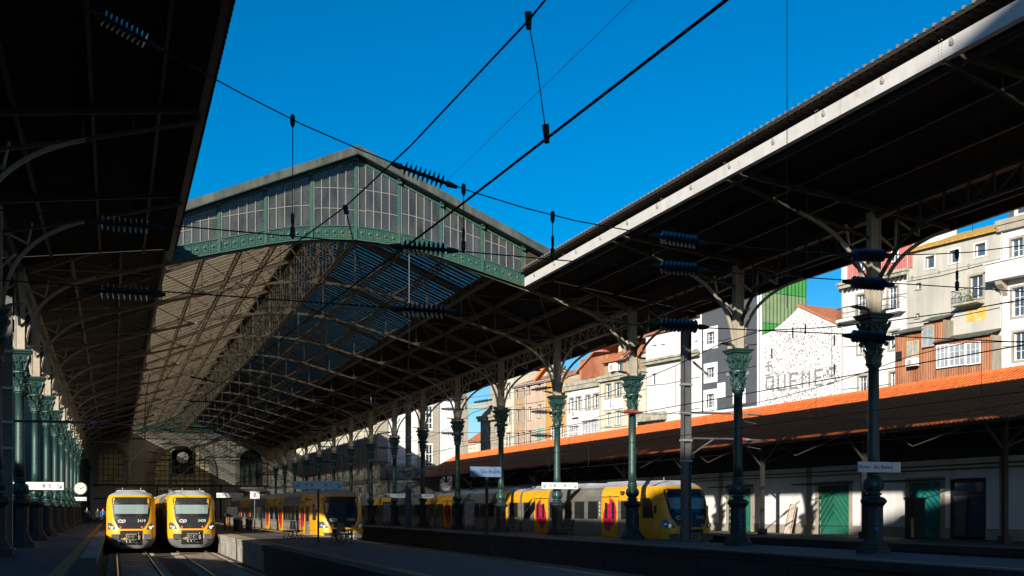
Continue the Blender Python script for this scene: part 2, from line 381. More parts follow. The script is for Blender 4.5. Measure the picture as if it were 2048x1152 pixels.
# ------------------------------------------------------------------ iron columns
def capital_mesh():
    b = MB()
    # corinthian bell 6.66..7.5, scroll block 7.5..8.2, abacus 8.2..8.38
    b.lathe([(.25, 6.60), (.28, 6.64), (.28, 6.70), (.22, 6.73), (.215, 6.9), (.24, 7.15), (.33, 7.36), (.40, 7.42), (.40, 7.47), (.30, 7.5)], 16)
    for ring, (n, z0, hh, r0, out, ph) in enumerate([(8, 6.72, .30, .235, .12, 0), (8, 6.86, .42, .25, .17, pi / 8)]):
        for k in range(n):
            t = 2 * pi * k / n + ph; pts = []
            for i in range(6):
                q = i / 5; rr = r0 + out * q ** 2.2; zz = z0 + hh * (q if q < .85 else .85 - (q - .85) * .9)
                pts.append((rr, zz, .085 * (1 - .75 * q ** 3)))
            rows = []
            for rr, zz, w in pts:
                rows.append([(cos(t) * (rr + o2) - sin(t) * a, sin(t) * (rr + o2) + cos(t) * a, zz) for a, o2 in ((-w, -.02), (-w * .5, .012), (0, .028), (w * .5, .012), (w, -.02))])
            b.grid(rows)
    for k in range(4):                                   # corner volutes
        t = pi / 4 + k * pi / 2; c = Vector((cos(t) * .42, sin(t) * .42, 7.36)); a = Vector((-sin(t), cos(t), 0))
        b.tube([c - a * .06, c + a * .06], .085, 10); b.tube([c - a * .08, c + a * .08], .035, 8)
    # scroll block: four faces with paired S consoles
    b.lathe([(.30, 7.5), (.34, 7.53), (.30, 7.58), (.36, 7.75), (.43, 8.0), (.47, 8.14), (.50, 8.2)], 4, ph=pi / 4)
    for k in range(4):
        t = k * pi / 2; d = Vector((cos(t), sin(t), 0)); a = Vector((-sin(t), cos(t), 0))
        for sgn in (-1, 1):
            pts = []
            for i in range(15):                          # scroll line
                q = i / 14; ang = q * 2.6 * pi; rr = .115 * (1 - .75 * q)
                pts.append(Vector((0, 0, 7.98)) + d * .36 + a * sgn * (.17 + rr * cos(ang + pi)) + Vector((0, 0, rr * sin(ang + pi))))
            stem = [Vector((0, 0, z)) + d * (.23 + (z - 7.55) * .28) + a * sgn * x for z, x in ((7.56, .10), (7.66, .07), (7.78, .05), (7.9, .055))]
            b.tube(stem + pts, .034, 6)
            c = Vector((0, 0, 7.98)) + d * .37 + a * sgn * .17
            b.tube([c - d * .05, c + d * .03], .045, 8)
        b.tube([Vector((0, 0, 7.6)) + d * .26, Vector((0, 0, 8.1)) + d * .40], [.05, .03], 6)
    for k in range(4):                                   # corner consoles
        t = pi / 4 + k * pi / 2; d = Vector((cos(t), sin(t), 0))
        b.tube([Vector((0, 0, z)) + d * r for z, r in ((7.56, .30), (7.68, .37), (7.85, .42), (8.0, .50), (8.12, .56))], [.05, .06, .06, .075, .05], 7)
    b.lathe([(.50, 8.19), (.60, 8.23), (.62, 8.28), (.70, 8.33), (.70, 8.38), (.60, 8.40)], 4, ph=pi / 4)
    return b.mesh('capital', 'iron_green', True)
ME = {}
def flat(me):
    me.polygons.foreach_set('use_smooth', [False] * len(me.polygons)); return me
ME['capital'] = flat(capital_mesh())
ME['base'] = MB().lathe([(.66, 0), (.66, .05), (.60, .06), (.60, .20), (.52, .24), (.50, .32), (.46, .36), (.43, .44), (.40, .50)], 8, ph=pi / 8).mesh('base', 'iron_dark')
ped = MB().lathe([(.37, .50), (.34, .58), (.33, 1.66), (.36, 1.74), (.40, 1.78), (.46, 1.86), (.46, 1.92), (.38, 2.0), (.30, 2.04)], 8, ph=pi / 8)
for k in range(8):
    t = 2 * pi * k / 8; d = Vector((cos(t), sin(t), 0)); a = Vector((-sin(t), cos(t), 0))
    ped.bar(Vector((0, 0, .70)) + d * .308, Vector((0, 0, 1.58)) + d * .308, .012, .012)
ME['pedestal'] = ped.mesh('pedestal', 'iron_dark')
vs = MB(); vs.lathe([(.24, 2.04), (.22, 2.08), (.28, 2.12), (.29, 2.15), (.22, 2.19), (.21, 2.22), (.27, 2.30), (.315, 2.42), (.305, 2.55), (.25, 2.68), (.215, 2.74), (.26, 2.78), (.26, 2.82), (.22, 2.85), (.24, 2.9), (.24, 2.94), (.205, 2.97)], 16)
for k in range(8):
    t = 2 * pi * k / 8; d = Vector((cos(t), sin(t), 0))
    vs.tube([Vector((0, 0, z)) + d * r for z, r in ((2.25, .23), (2.34, .295), (2.46, .325), (2.58, .30), (2.7, .235))], [.02, .045, .05, .04, .015], 5)
ME['vase'] = flat(vs.mesh('vase', 'iron_green', True))
ME['shaft'] = MB().lathe([(.205, 2.95), (.20, 3.5), (.19, 5.2), (.18, 6.52), (.22, 6.55), (.22, 6.60), (.19, 6.63)], 20).mesh('shaft', 'iron_green', True)
def post_mesh(top):
    p = MB(); p.box(-.20, .20, -.17, .17, 8.38, 8.46)
    # cream riveted box post, flanges proud of the web
    p.box(-.17, .17, -.12, .12, 8.46, top)
    p.box(-.20, -.155, -.15, .15, 8.46, top); p.box(.155, .20, -.15, .15, 8.46, top)
    for z in np.arange(8.6, top - .1, .28):
        for x in (-.1775, .1775): p.box(x - .012, x + .012, -.160, -.149, z, z + .024, 1)
        p.box(-.012, .012, -.128, -.119, z, z + .024, 1)
    return p.mesh('post', ['iron_cream', 'rivet'])
ME['post'] = post_mesh(11.95)
def bracket_mesh(sgn, pts, w, struts):
    b = MB(); P = [(sgn * x, 0, z) for x, z in pts]
    b.ribbon(P, w, .12)
    b.ribbon([(x, y, z) for x, y, z in P], w * 1.9, .03)
    for (xa, za, xb, zb) in struts: b.bar((sgn * xa, 0, za), (sgn * xb, 0, zb), .07, .07)
    return b
# inner bracket: from the post's foot up to the truss chord; outer: to the eave
inn = [(p.x, p.z) for p in bez((-.22, 0, 8.5), (-.30, 0, 10.9), (-3.05, 0, 11.72), 14)]
out_ = [(p.x, p.z) for p in bez((.22, 0, 8.5), (.30, 0, 10.6), (3.2, 0, 11.62), 12)]
ins = [(-.2, 11.1, -1.0, 10.72), (-.2, 9.9, -.62, 10.35), (-1.0, 10.72, -1.15, 11.45)]
outs = [(.2, 9.7, .55, 10.2), (.9, 10.75, .95, 11.8), (.2, 11.2, .9, 10.72), (1.9, 11.28, 1.9, 11.8), (.95, 11.8, 1.9, 11.28)]
ME['inner_bracket'] = bracket_mesh(1, inn, .09, ins).mesh('inner_bracket', 'iron_cream')
ME['inner_bracket_l'] = bracket_mesh(-1, inn, .09, ins).mesh('inner_bracket', 'iron_cream')
ME['outer_bracket'] = bracket_mesh(1, out_, .08, outs).mesh('outer_bracket', 'iron_cream')
ME['outer_bracket_l'] = bracket_mesh(-1, out_, .08, outs).mesh('outer_bracket', 'iron_cream')
def plate(s):
    b = MB(); b.grid([[(s * x, -.16, z), (s * x, .16, z)] for x, z in ((.2, 8.5), (.42, 8.62), (.85, 8.66), (.85, 8.63), (.45, 8.56), (.2, 8.45))]); b.box(min(s * .3, s * .5), max(s * .3, s * .5), -.03, .03, 8.40, 8.6); return b.mesh('drip_plate', 'iron_cream')
ME['plate_a'] = plate(1); ME['plate_b'] = plate(-1)
def column(x, y, side, label, zb=0.):
    c = thing('iron_column', label, 'column', (x, y, 0), group='cast-iron columns of the %s row' % side)
    for k in ('base', 'pedestal', 'vase', 'shaft', 'capital', 'post'):
        o = put(k, ME[k], c)
        if k == 'base' and zb: o.location.z = zb * .3
    r = side == 'right'
    put('inner_bracket', ME['inner_bracket' if r else 'inner_bracket_l'], c)
    put('outer_bracket', ME['outer_bracket' if r else 'outer_bracket_l'], c)
    put('drip_plate', ME['plate_a'], c); put('drip_plate', ME['plate_b'], c)
    return c
COLS = {}
for side, x in (('left', XL), ('right', XR)):
    for i, y in enumerate(ROWS):
        j = i - (2 if side == 'left' else 1)
        if j < 0: lab = 'green cast-iron column of the %s row standing nearest the camera' % side if i == 1 or side == 'right' else 'green cast-iron column of the %s row beside the viewer' % side
        else: lab = 'green cast-iron column with leafy capital, %s from the viewer in the %s row' % (ORD[j], side)
        COLS[side, i] = column(x, y, side, lab, .08 if side == 'right' else 0)
# blue graffiti on the pedestals of the nearer right-hand columns
def scribble(parent, seed, z0, z1, f):
    rr = random.Random(seed); b = MB(); z = z1
    while z > z0:
        pts = [(rr.uniform(-.11, .11), z + rr.uniform(-.04, .04)) for _ in range(5)]; z -= .085
        for a, c in zip(pts, pts[1:]): b.bar(f(*a), f(*c), .016, .016)
    b.build('graffiti', 'graffiti_blue', parent)
for i in (1, 2, 3, 5):
    scribble(COLS['right', i], i, .85, 1.55, lambda a, z: (a - .11, -.322 + .0 * a - abs(0), z))

# ------------------------------------------------------------------ station shed roof
def chord(d):                                   # height of the arched lower chord at distance d from the ridge line
    return float(np.interp(d, [0, 1.0, 2.08, 3.1, 4.16, 6.24, 8.32, 11.3, 14.1], [14.22, 14.2, 14.08, 13.93, 13.72, 13.16, 12.60, 11.78, 11.15]))
def corrugated(x0, x1, zf, y0, y1, pitch, amp, mat, name, parent, nx=6, dz=0.):
    n = int((y1 - y0) / pitch * 4); ys = np.linspace(y0, y1, n); xs = np.linspace(x0, x1, nx)
    rows = [[(x, y, zf(x) + dz + amp * sin(2 * pi * (y - y0) / pitch)) for x in xs] for y in ys]
    return MB().grid(rows).build(name, mat, parent, True)
shed = thing('station_shed', 'long iron and glass train shed roof over the far tracks', 'train shed')
def rz_right(x): return roof_z(x) if x <= XR else 12.08 - (x - XR) * .07
def rz_left(x): return roof_z(x) if x >= XL + .1 else 12.04 + (x - XL) * .07
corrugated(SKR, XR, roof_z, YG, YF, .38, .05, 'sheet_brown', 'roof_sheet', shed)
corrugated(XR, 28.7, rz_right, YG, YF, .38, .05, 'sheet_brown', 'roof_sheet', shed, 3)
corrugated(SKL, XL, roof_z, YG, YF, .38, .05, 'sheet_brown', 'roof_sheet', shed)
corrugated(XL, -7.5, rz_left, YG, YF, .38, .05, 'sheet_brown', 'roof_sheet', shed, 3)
corrugated(SKL, XC, roof_z, YG + .1, YF, .38, .075, 'skylight_sheet', 'skylight', shed, dz=.02)
corrugated(XC, SKR, roof_z, YG + .1, YF, .38, .075, 'skylight_sheet', 'skylight', shed, dz=.02)
for s_ in (-1, 1):                              # dark glazing bars running down the slope
    e_ = SKR - XC if s_ > 0 else XC - SKL
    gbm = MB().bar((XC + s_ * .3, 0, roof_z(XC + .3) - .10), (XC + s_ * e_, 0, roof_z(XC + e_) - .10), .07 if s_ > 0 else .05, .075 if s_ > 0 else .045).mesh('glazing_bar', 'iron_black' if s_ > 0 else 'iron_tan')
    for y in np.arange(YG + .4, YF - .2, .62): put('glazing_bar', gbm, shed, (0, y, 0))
MB().prism([(-.6, -.28), (0, 0), (.6, -.28), (.6, -.2), (0, .1), (-.6, -.2)], lambda a, b: (XC + a, YG + .3, 18.0 + b), lambda a, b: (XC + a, YF, 18.0 + b)).build('ridge_cap', 'zinc', shed)
def truss(y):
    b = MB()
    for s in (-1, 1):
        X = lambda d: XC + s * d
        b.bar((X(0), y, 17.62), (X(14.15), y, 17.62 - .407 * 14.15), .14, .24)
        b.bar((X(0), y, 17.62 + .13), (X(14.15), y, 17.75 - .407 * 14.15), .26, .03)
        ds = [0, 1.0, 2.08, 3.1, 4.16, 6.24, 8.32, 11.3, 14.1]
        b.ribbon([(X(d), y, chord(d)) for d in ds], .15, .14)
        nodes = [2.08 * k for k in range(1, 7)]
        for i, d in enumerate(nodes):
            b.bar((X(d), y, chord(d)), (X(d), y, 17.55 - .407 * d), .06, .06)
            b.box(X(d) - .16, X(d) + .16, y - .02, y + .02, chord(d) - .02, chord(d) + .16)
            d0 = nodes[i + 1] if i + 1 < len(nodes) else 14.1
            b.bar((X(d0), y, 17.55 - .407 * d0), (X(d), y, chord(d) + .05), .05, .05)
        b.bar((X(2.08), y, 17.55 - .407 * 2.08), (X(.1), y, 14.25), .05, .05)
        b.bar((X(1.04), y, 17.2), (X(.2), y, 14.3), .04, .04)
    b.bar((XC, y, 14.2), (XC, y, 17.6), .08, .08); b.box(XC - .32, XC + .32, y - .025, y + .025, 14.14, 14.5)
    return b
TR = truss(0).mesh('truss', 'iron_tan')
for i, y in enumerate(ROWS[3:]):
    put('truss', TR, shed, (0, y + (.25 if i == 0 else 0), 0))
def lattice(x, z0, z1, y0, y1, step, w, dia=True):
    b = MB(); b.box(x - w, x + w, y0, y1, z1 - .05, z1); b.box(x - w, x + w, y0, y1, z0, z0 + .05)
    ys = np.arange(y0, y1, step)
    for k, y in enumerate(ys):
        b.box(x - .022, x + .022, y, y + .05, z0 + .05, z1 - .05)
        if dia: b.bar((x, y, z0 + .05) if k % 2 else (x, y, z1 - .05), (x, y + step, z1 - .05) if k % 2 else (x, y + step, z0 + .05), .03, .03)
    return b
for k in (1, 2, 3, 4):
    for s in (-1, 1):
        x = XC + s * 2.08 * k; z = roof_z(x)
        lattice(x, z - .62, z - .12, YG + .4, YF, .8, .05).build('purlin', 'iron_tan', shed)
for k in (5, 6):
    for s in (-1, 1):
        x = XC + s * 2.08 * k; MB().box(x - .06, x + .06, YG + .4, YF, roof_z(x) - .30, roof_z(x) - .06).build('purlin', 'iron_tan', shed)
rg = lattice(XC, 14.24, 17.4, YG + .6, YF, 1.04, .06, False)
for y in ROWS[3:-1]:
    for a, c in ((0, 5.2), (5.2, 10.4)):
        rg.bar((XC, y + a, 14.3), (XC, y + c, 17.3), .06, .06); rg.bar((XC, y + a, 17.3), (XC, y + c, 14.3), .06, .06)
rg.box(XC - .03, XC + .03, YG + .6, YF, 15.7, 15.8)
rg.build('ridge_girder', 'iron_tan', shed)
for s in (-1, 1):                                # edge girders of the skylight
    x = XC + s * 8.32; b = MB(); b.box(x - .07, x + .07, YG + .4, YF, roof_z(x) - .75, roof_z(x) - .66)
    for y in np.arange(YG + .6, YF, 1.3): b.bar((x, y, roof_z(x) - .66), (x, y, roof_z(x) - .1), .05, .05)
    b.build('skylight_girder', 'iron_tan', shed)
for i, y in enumerate(ROWS[3:-1]):               # wind bracing rods under the solid strips
    b = MB()
    for s in (-1, 1):
        a, c = XC + s * 8.6, XC + s * 14.0
        b.tube([(a, y, roof_z(a) - .3), (c, y + 10.4, roof_z(c) - .3)], .025, 5); b.tube([(c, y, roof_z(c) - .3), (a, y + 10.4, roof_z(a) - .3)], .025, 5)
        b.tube([(XC + s * .5, y, roof_z(XC + s * .5) - .5), (a, y + 10.4, roof_z(a) - .5)], .025, 5)
    b.build('bracing_rod', 'iron_tan', shed)
def row_girder(x, ya, yb):
    b = MB(); b.box(x - .07, x + .07, ya + .2, yb - .2, 11.72, 11.86); b.box(x - .15, x + .15, ya + .2, yb - .2, 11.86, 11.90)
    Ls = yb - ya; n = 14; pts = []
    for i in range(n * 2 + 1):
        q = i / (2 * n); e = abs(2 * q - 1); pts.append((x, ya + .2 + q * (Ls - .4), 11.05 - 1.6 * max(0, (e - .38) / .62) ** 2.3))
    b.ribbon(pts, .12, .09, side=(1, 0, 0))
    for i in range(1, 9):
        q = i / 9; e = abs(2 * q - 1); z = 11.05 - 1.6 * max(0, (e - .38) / .62) ** 2.3; y = ya + .2 + q * (Ls - .4)
        b.bar((x, y, z), (x, y, 11.74), .05, .05)
        q2 = (i + (1 if q < .5 else -1)) / 9; e2 = abs(2 * q2 - 1); z2 = 11.05 - 1.6 * max(0, (e2 - .38) / .62) ** 2.3
        b.bar((x, y, 11.74), (x, ya + .2 + q2 * (Ls - .4), z2), .04, .04)
    return b
for x in (XL, XR):
    for a, c in zip(ROWS[3:], ROWS[4:]): row_girder(x, a, c).build('row_girder', 'iron_cream', shed)
for xa_, xb_, cz in ((SKR, 28.7, lambda x: 13.22 - 1.3 * (x - SKR) / 9.6), (-7.5, SKL, lambda x: 13.22 - 1.3 * (SKL - x) / 9.9)):
    xs_ = np.linspace(xa_ + .05, xb_ - .05, 9); sz = rz_right if xa_ > 0 else rz_left
    up_ = [(x, max(cz(x), sz(x)) + .12) for x in xs_]; dn_ = [(x, min(cz(x), sz(x)) - .08) for x in xs_]
    MB().prism(dn_ + up_[::-1], lambda a, z: (a, YG - .02, z), lambda a, z: (a, YG + .03, z)).build('end_board', 'sheet_brown', shed)
for s, xe in ((1, 28.7), (-1, -7.5)):
    MB().box(min(xe, xe - s * .14), max(xe, xe - s * .14), YG, YF, 11.62, 11.80).build('eave_gutter', 'iron_dark', shed)
    MB().box(min(XR + 2.0, XR + 2.1) if s > 0 else XL - 2.1, XR + 2.1 if s > 0 else XL - 2.0, YG, YF, 11.74, 11.86).build('purlin', 'iron_tan', shed)

# ------------------------------------------------------------------ the two canopies in front of the shed
def canopy(side):
    s = 1 if side == 'right' else -1
    xi, xo, xcol = (SKR, 28.7, XR) if s > 0 else (SKL, -7.5, XL)
    zi, zo = 13.22, 11.92
    zf = lambda x: zi + (zo - zi) * (x - xi) / (xo - xi)
    c = thing('platform_canopy', 'corrugated platform canopy on the %s, its %s' % (side, 'white fascia lit by the sun' if s > 0 else 'underside in black shadow'), 'canopy', group='platform canopies')
    y0 = 6.0
    e = xi - s * .22
    corrugated(e, xo, zf, y0, YG - .05, .34, .045, 'sheet_brown', 'roof_sheet', c, 5)
    # upper skin of the sheet, seen as the ribbed edge above the fascia
    n = int((YG - .05 - y0) / .34); b = MB()
    for k in range(n):
        ya = y0 + k * .34
        b.box(min(e, e + s * .9), max(e, e + s * .9), ya + .02, ya + .32, zf(e) + .04, zf(e) + .17)
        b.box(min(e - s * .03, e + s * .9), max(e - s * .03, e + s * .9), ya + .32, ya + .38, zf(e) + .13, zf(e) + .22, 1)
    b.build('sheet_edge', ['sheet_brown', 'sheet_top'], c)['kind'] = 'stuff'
    fy = [y0] + [y for y in (14.6, 22.7, 27.9, 33.1, 37.7, 42.2, 47.4) if y > y0] + [YG - .02]
    for a, d in zip(fy, fy[1:]):
        f = MB(); f.box(min(xi, xi + s * .05), max(xi, xi + s * .05), a, d - .01, 12.64, 13.03)
        f.box(min(xi, xi + s * .2), max(xi, xi + s * .2), a, d - .01, 12.60, 12.64)
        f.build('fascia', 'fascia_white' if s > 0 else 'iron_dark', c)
        sp = MB()
        for z in np.arange(12.68, 13.1, .08): sp.box(xi - s * .012 - .006, xi - s * .012 + .006, d - .07, d - .05, z, z + .02); sp.box(xi - s * .012 - .006, xi - s * .012 + .006, d + .03, d + .05, z, z + .02)
        sp.build('rivets', 'rivet', c)
    for y in np.arange(9.2, YG, 2.62):
        r = MB(); r.disc((xi - s * .01, y, 12.9), .075, (1, 0, 0), .05, 14); r.disc((xi - s * .03, y, 12.9), .03, (1, 0, 0), .06, 8)
        r.tube([(xi - s * .02, y + .09 * cos(t), 12.9 + .09 * sin(t)) for t in np.linspace(.3, 4.4, 9)], .014, 5)
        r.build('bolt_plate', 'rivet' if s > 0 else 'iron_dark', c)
    for fr in (.12, .3, .5, .72, .9):
        x = xi + (xo - xi) * fr; MB().box(x - .05, x + .05, y0, YG - .1, zf(x) - .22, zf(x) - .05).build('purlin', 'iron_shaded', c)
    for y in ROWS[:3]:
        b = MB(); b.bar((xi + s * .1, y, zf(xi) - .35), (xcol + s * 3.2, y, zf(xcol + s * 3.2) - .28), .12, .16)
        b.ribbon([(xi + s * .1, y, 12.55), (xcol - s * 3.05, y, 11.72), (xcol, y, 11.0)], .12, .09)
        for d in (.6, 1.9, 3.2): b.bar((xi + s * d, y, zf(xi + s * d) - .3), (xi + s * d, y, 12.55 - d * .28), .05, .05)
        b.build('canopy_frame', 'iron_shaded', c)
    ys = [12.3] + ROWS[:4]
    for a, d in zip(ys, ys[1:]): row_girder(xcol, a, d).build('row_girder', 'iron_shaded', c)
    MB().box(min(xo, xo - s * .14), max(xo, xo - s * .14), y0, YG - .05, 11.70, 11.90).build('eave_gutter', 'iron_dark', c)
    return c
canopy('left'); canopy('right')

# ------------------------------------------------------------------ glazed gable screen
gab = thing('gable_screen', 'green glazed gable screen closing the shed above the tracks', 'gable screen')
def gtop(d): return 17.98 - .43 * d            # top of the glazing at distance d from the ridge
def gbot(d): return float(np.interp(d, [0, 1.5, 3.0, 4.16, 6.24, 8.36], [14.30, 14.22, 14.02, 13.76, 13.22, 12.66]))
MW = 2.077
for k in range(-4, 5):
    d = abs(k) * MW; x = XC + k * MW
    if abs(k) == 4: x = XC + (8.33 if k > 0 else -8.25); d = 8.3
    b = MB(); b.box(x - .055, x + .055, YG - .10, YG + .06, gbot(d) - .05, gtop(d) + .12)
    b.box(x - .09, x + .09, YG - .045, YG + .045, gbot(d), gtop(d) + .05)
    b.box(x - .11, x + .11, YG - .30, YG - .05, gtop(d) + .10, gtop(d) + .42); b.box(x - .09, x + .09, YG - .22, YG - .05, gtop(d) - .05, gtop(d) + .12)
    b.build('mullion', 'gable_green', gab)
    MB().box(x - .02 + .10, x + .125, YG - .06, YG - .02, gbot(d) + .5, gtop(d)).build('glazing_edge', 'white_bar', gab)
PH = .60                                        # height of the panelled strip
for k in range(-4, 4):
    x0 = XC + k * MW + .09; x1 = XC + (k + 1) * MW - .09
    if k == -4: x0 = XC - 8.16
    if k == 3: x1 = XC + 8.24
    n = 5; w = (x1 - x0) / n
    for i in range(n):
        a = x0 + i * w; c = a + w; da, dc = abs(a - XC), abs(c - XC)
        la, lc = gbot(da) + PH, gbot(dc) + PH; ta, tc = gtop(da), gtop(dc)
        # panes: rows follow the slope of the lower strip, the top row is cut by the rake
        hmid = (ta + tc) / 2 - (la + lc) / 2
        cuts = [0., .62] if hmid < 1.3 else [0, .95] if hmid < 2.3 else [0, .8, 1.75] if hmid < 2.9 else [0, .75, 1.75]
        cuts = [q for q in cuts if q < hmid - .25]
        for r in range(len(cuts)):
            z0a, z0c = la + cuts[r], lc + cuts[r]
            z1a, z1c = (ta, tc) if r == len(cuts) - 1 else (la + cuts[r + 1], lc + cuts[r + 1])
            gp = .018
            MB().prism([(a + gp, z0a + gp), (c - gp, z0c + gp), (c - gp, z1c - gp), (a + gp, z1a - gp)], lambda p, q: (p, YG - .006, q), lambda p, q: (p, YG + .006, q)).build('pane', 'gable_glass', gab)
            if r: MB().bar((a, YG - .012, z0a), (c, YG - .012, z0c), .05, .03).build('glazing_bar', 'white_bar', gab)
        if i < n - 1: MB().box(c - .017, c + .017, YG - .05, YG + .02, lc - .02, tc + .02).build('glazing_bar', 'white_bar', gab)
        # pressed iron panel with raised frame and boss
        ba, bc = gbot(da), gbot(dc)
        P = MB(); P.prism([(a, ba), (c, bc), (c, lc - .03), (a, la - .03)], lambda p, q: (p, YG - .02, q), lambda p, q: (p, YG + .02, q))
        def ins(t): return [(a + (c - a) * t, ba + (la - .03 - ba) * t + (bc - ba) * t), (c - (c - a) * t, bc + (lc - .03 - bc) * t - (bc - ba) * t), (c - (c - a) * t, lc - .03 - (lc - .03 - bc) * t - (bc - ba) * t), (a + (c - a) * t, la - .03 - (la - .03 - ba) * t + (bc - ba) * t)]
        o1, o2 = ins(.10), ins(.22)
        for e in range(4):
            P.bar((*[o1[e][0]], YG - .035, o1[e][1]), (o1[(e + 1) % 4][0], YG - .035, o1[(e + 1) % 4][1]), .03, .035)
            P.bar((o2[e][0], YG - .03, o2[e][1]), (o2[(e + 1) % 4][0], YG - .03, o2[(e + 1) % 4][1]), .02, .02)
        pn = P.build('panel', 'gable_green', gab)
        bs = MB(); cx, cz = (a + c) / 2, (ba + bc + la + lc) / 4 - .015
        bs.tube([(cx, YG - .02, cz), (cx, YG - .06, cz), (cx, YG - .085, cz)], [.085, .06, .02], 10); bs.build('boss', 'gable_green', pn)
    # sill rail, lower rail, raking frieze with mouldings
    dd = [x0 - .05, (x0 + x1) / 2, x1 + .05]
    b = MB(); b.ribbon([(x, YG - .03, gbot(abs(x - XC)) + PH - .01) for x in dd], .10, .05); b.ribbon([(x, YG - .03, gbot(abs(x - XC)) - .03) for x in dd], .12, .06); b.build('rail', 'gable_green', gab)
    for off, hh, yy in ((.07, .14, -.02), (.20, .05, -.045), (.29, .10, -.02), (.37, .05, -.06)):
        MB().bar((x0, YG + yy, gtop(abs(x0 - XC)) + off), (x1, YG + yy, gtop(abs(x1 - XC)) + off), .07, hh, up=(0, 0, 1)).build('frieze', 'gable_green', gab)
for s in (-1, 1):                                # zinc coping sheets along the rakes
    e = 9.75
    for i in range(8):
        a, c = e * i / 8, e * (i + 1) / 8 - .01
        q = MB(); q.prism([(a, 18.15 - .43 * a), (c, 18.15 - .43 * c), (c, 18.52 - .43 * c), (a, 18.52 - .43 * a)], lambda p, z: (XC + s * p, YG - .62, z), lambda p, z: (XC + s * p, YG - .58, z))
        q.prism([(a, 18.48 - .43 * a), (c, 18.48 - .43 * c), (c, 18.54 - .43 * c), (a, 18.54 - .43 * a)], lambda p, z: (XC + s * p, YG - .60, z), lambda p, z: (XC + s * p, YG + .5, z))
        q.build('coping_sheet', 'zinc', gab)
    MB().bar((XC, YG - .33, 18.14), (XC + s * e, YG - .33, 18.14 - .43 * e), .56, .05).build('soffit', 'iron_dark', gab)
# green stiffening posts seen through the panes
for k in range(-4, 4):
    x = XC + (k + .5) * MW; d = abs(x - XC)
    MB().box(x - .07, x + .07, YG + .35, YG + .47, gbot(d), gtop(d)).build('stiffener', 'gable_green', gab)

# ------------------------------------------------------------------ trains
def half_w(z): return float(np.interp(z, [-.82, -.7, -.5, -.3, 0, 1.7, 2.0, 2.25, 2.45, 2.58, 2.70, 2.78], [.95, 1.18, 1.34, 1.42, 1.46, 1.46, 1.44, 1.40, 1.33, 1.20, .95, .45]))
def lean(z):
    if z < -.25: return .35 * (-.25 - z) ** 1.2
    return .34 * max(0, z - .35) + (1.2 * (z - 2.25) ** 1.4 if z > 2.25 else 0)
def nose(x, z):
    s = min(1, abs(x) / half_w(z)); return lean(z) + .08 * s ** 2 + .62 * s ** 6
def patch(zs, xl, xr, off, n=8):
    """a piece lying on the cab's curved front"""
    rows = []
    for z in zs:
        a, c = xl(z), xr(z); rows.append([(a + (c - a) * i / n, nose(a + (c - a) * i / n, z) - off, z) for i in range(n + 1)])
    b = MB(); b.grid(rows)
    back = [[(x, y + .03, z) for x, y, z in r] for r in rows]
    b.grid([rows[0], back[0]]); b.grid([back[-1], rows[-1]])
    b.grid([[r[0] for r in rows], [r[0] for r in back]]); b.grid([[r[-1] for r in back], [r[-1] for r in rows]])
    return b
SECT = [(-1.38, -.50), (-1.44, -.30), (-1.46, 0), (-1.46, .55), (-1.46, 1.75), (-1.44, 2.05), (-1.36, 2.42), (-1.22, 2.56), (-.9, 2.72), (0, 2.78)]
SECT = SECT + [(-x, z) for x, z in SECT[-2::-1]]
def car_body(name, y0, y1, zones, parent):
    """zones: list of (y_start, code) with code Y yellow, G grey, T yellow band above grey"""
    ys = [y0] + [z[0] for z in zones[1:]] + [y1]; rows = [[(x, y, z) for x, z in SECT] for y in ys]
    def mf(i, j):
        c = zones[i][1]; zm = (SECT[j][1] + SECT[j + 1][1]) / 2
        if zm > 2.5: return 2
        if c == 'Y': return 0
        if zm < .5: return 3
        if c == 'T': return 0 if zm > 1.8 else 1
        return 1
    b = MB(); b.grid(rows, mfun=mf); n = len(SECT)
    b.add(rows[0], [tuple(range(n))], 1); b.add(rows[-1], [tuple(range(n))[::-1]], 1)
    return b.build(name, ['train_yellow', 'train_grey', 'train_roof', 'train_lower'], parent)
def rrect(y0, y1, z0, z1, r, n=4):
    P = []
    for cy, cz, a0 in ((y1 - r, z1 - r, 0), (y0 + r, z1 - r, pi / 2), (y0 + r, z0 + r, pi), (y1 - r, z0 + r, 1.5 * pi)):
        for k in range(n + 1): P.append((cy + r * cos(a0 + k * pi / 2 / n), cz + r * sin(a0 + k * pi / 2 / n)))
    return P
def side_panel(poly, off, mat, name, parent, x=-1.46, t=.03):
    return MB().prism(poly, lambda a, b: (x - off, a, b), lambda a, b: (x - off + t, a, b)).build(name, mat, parent)
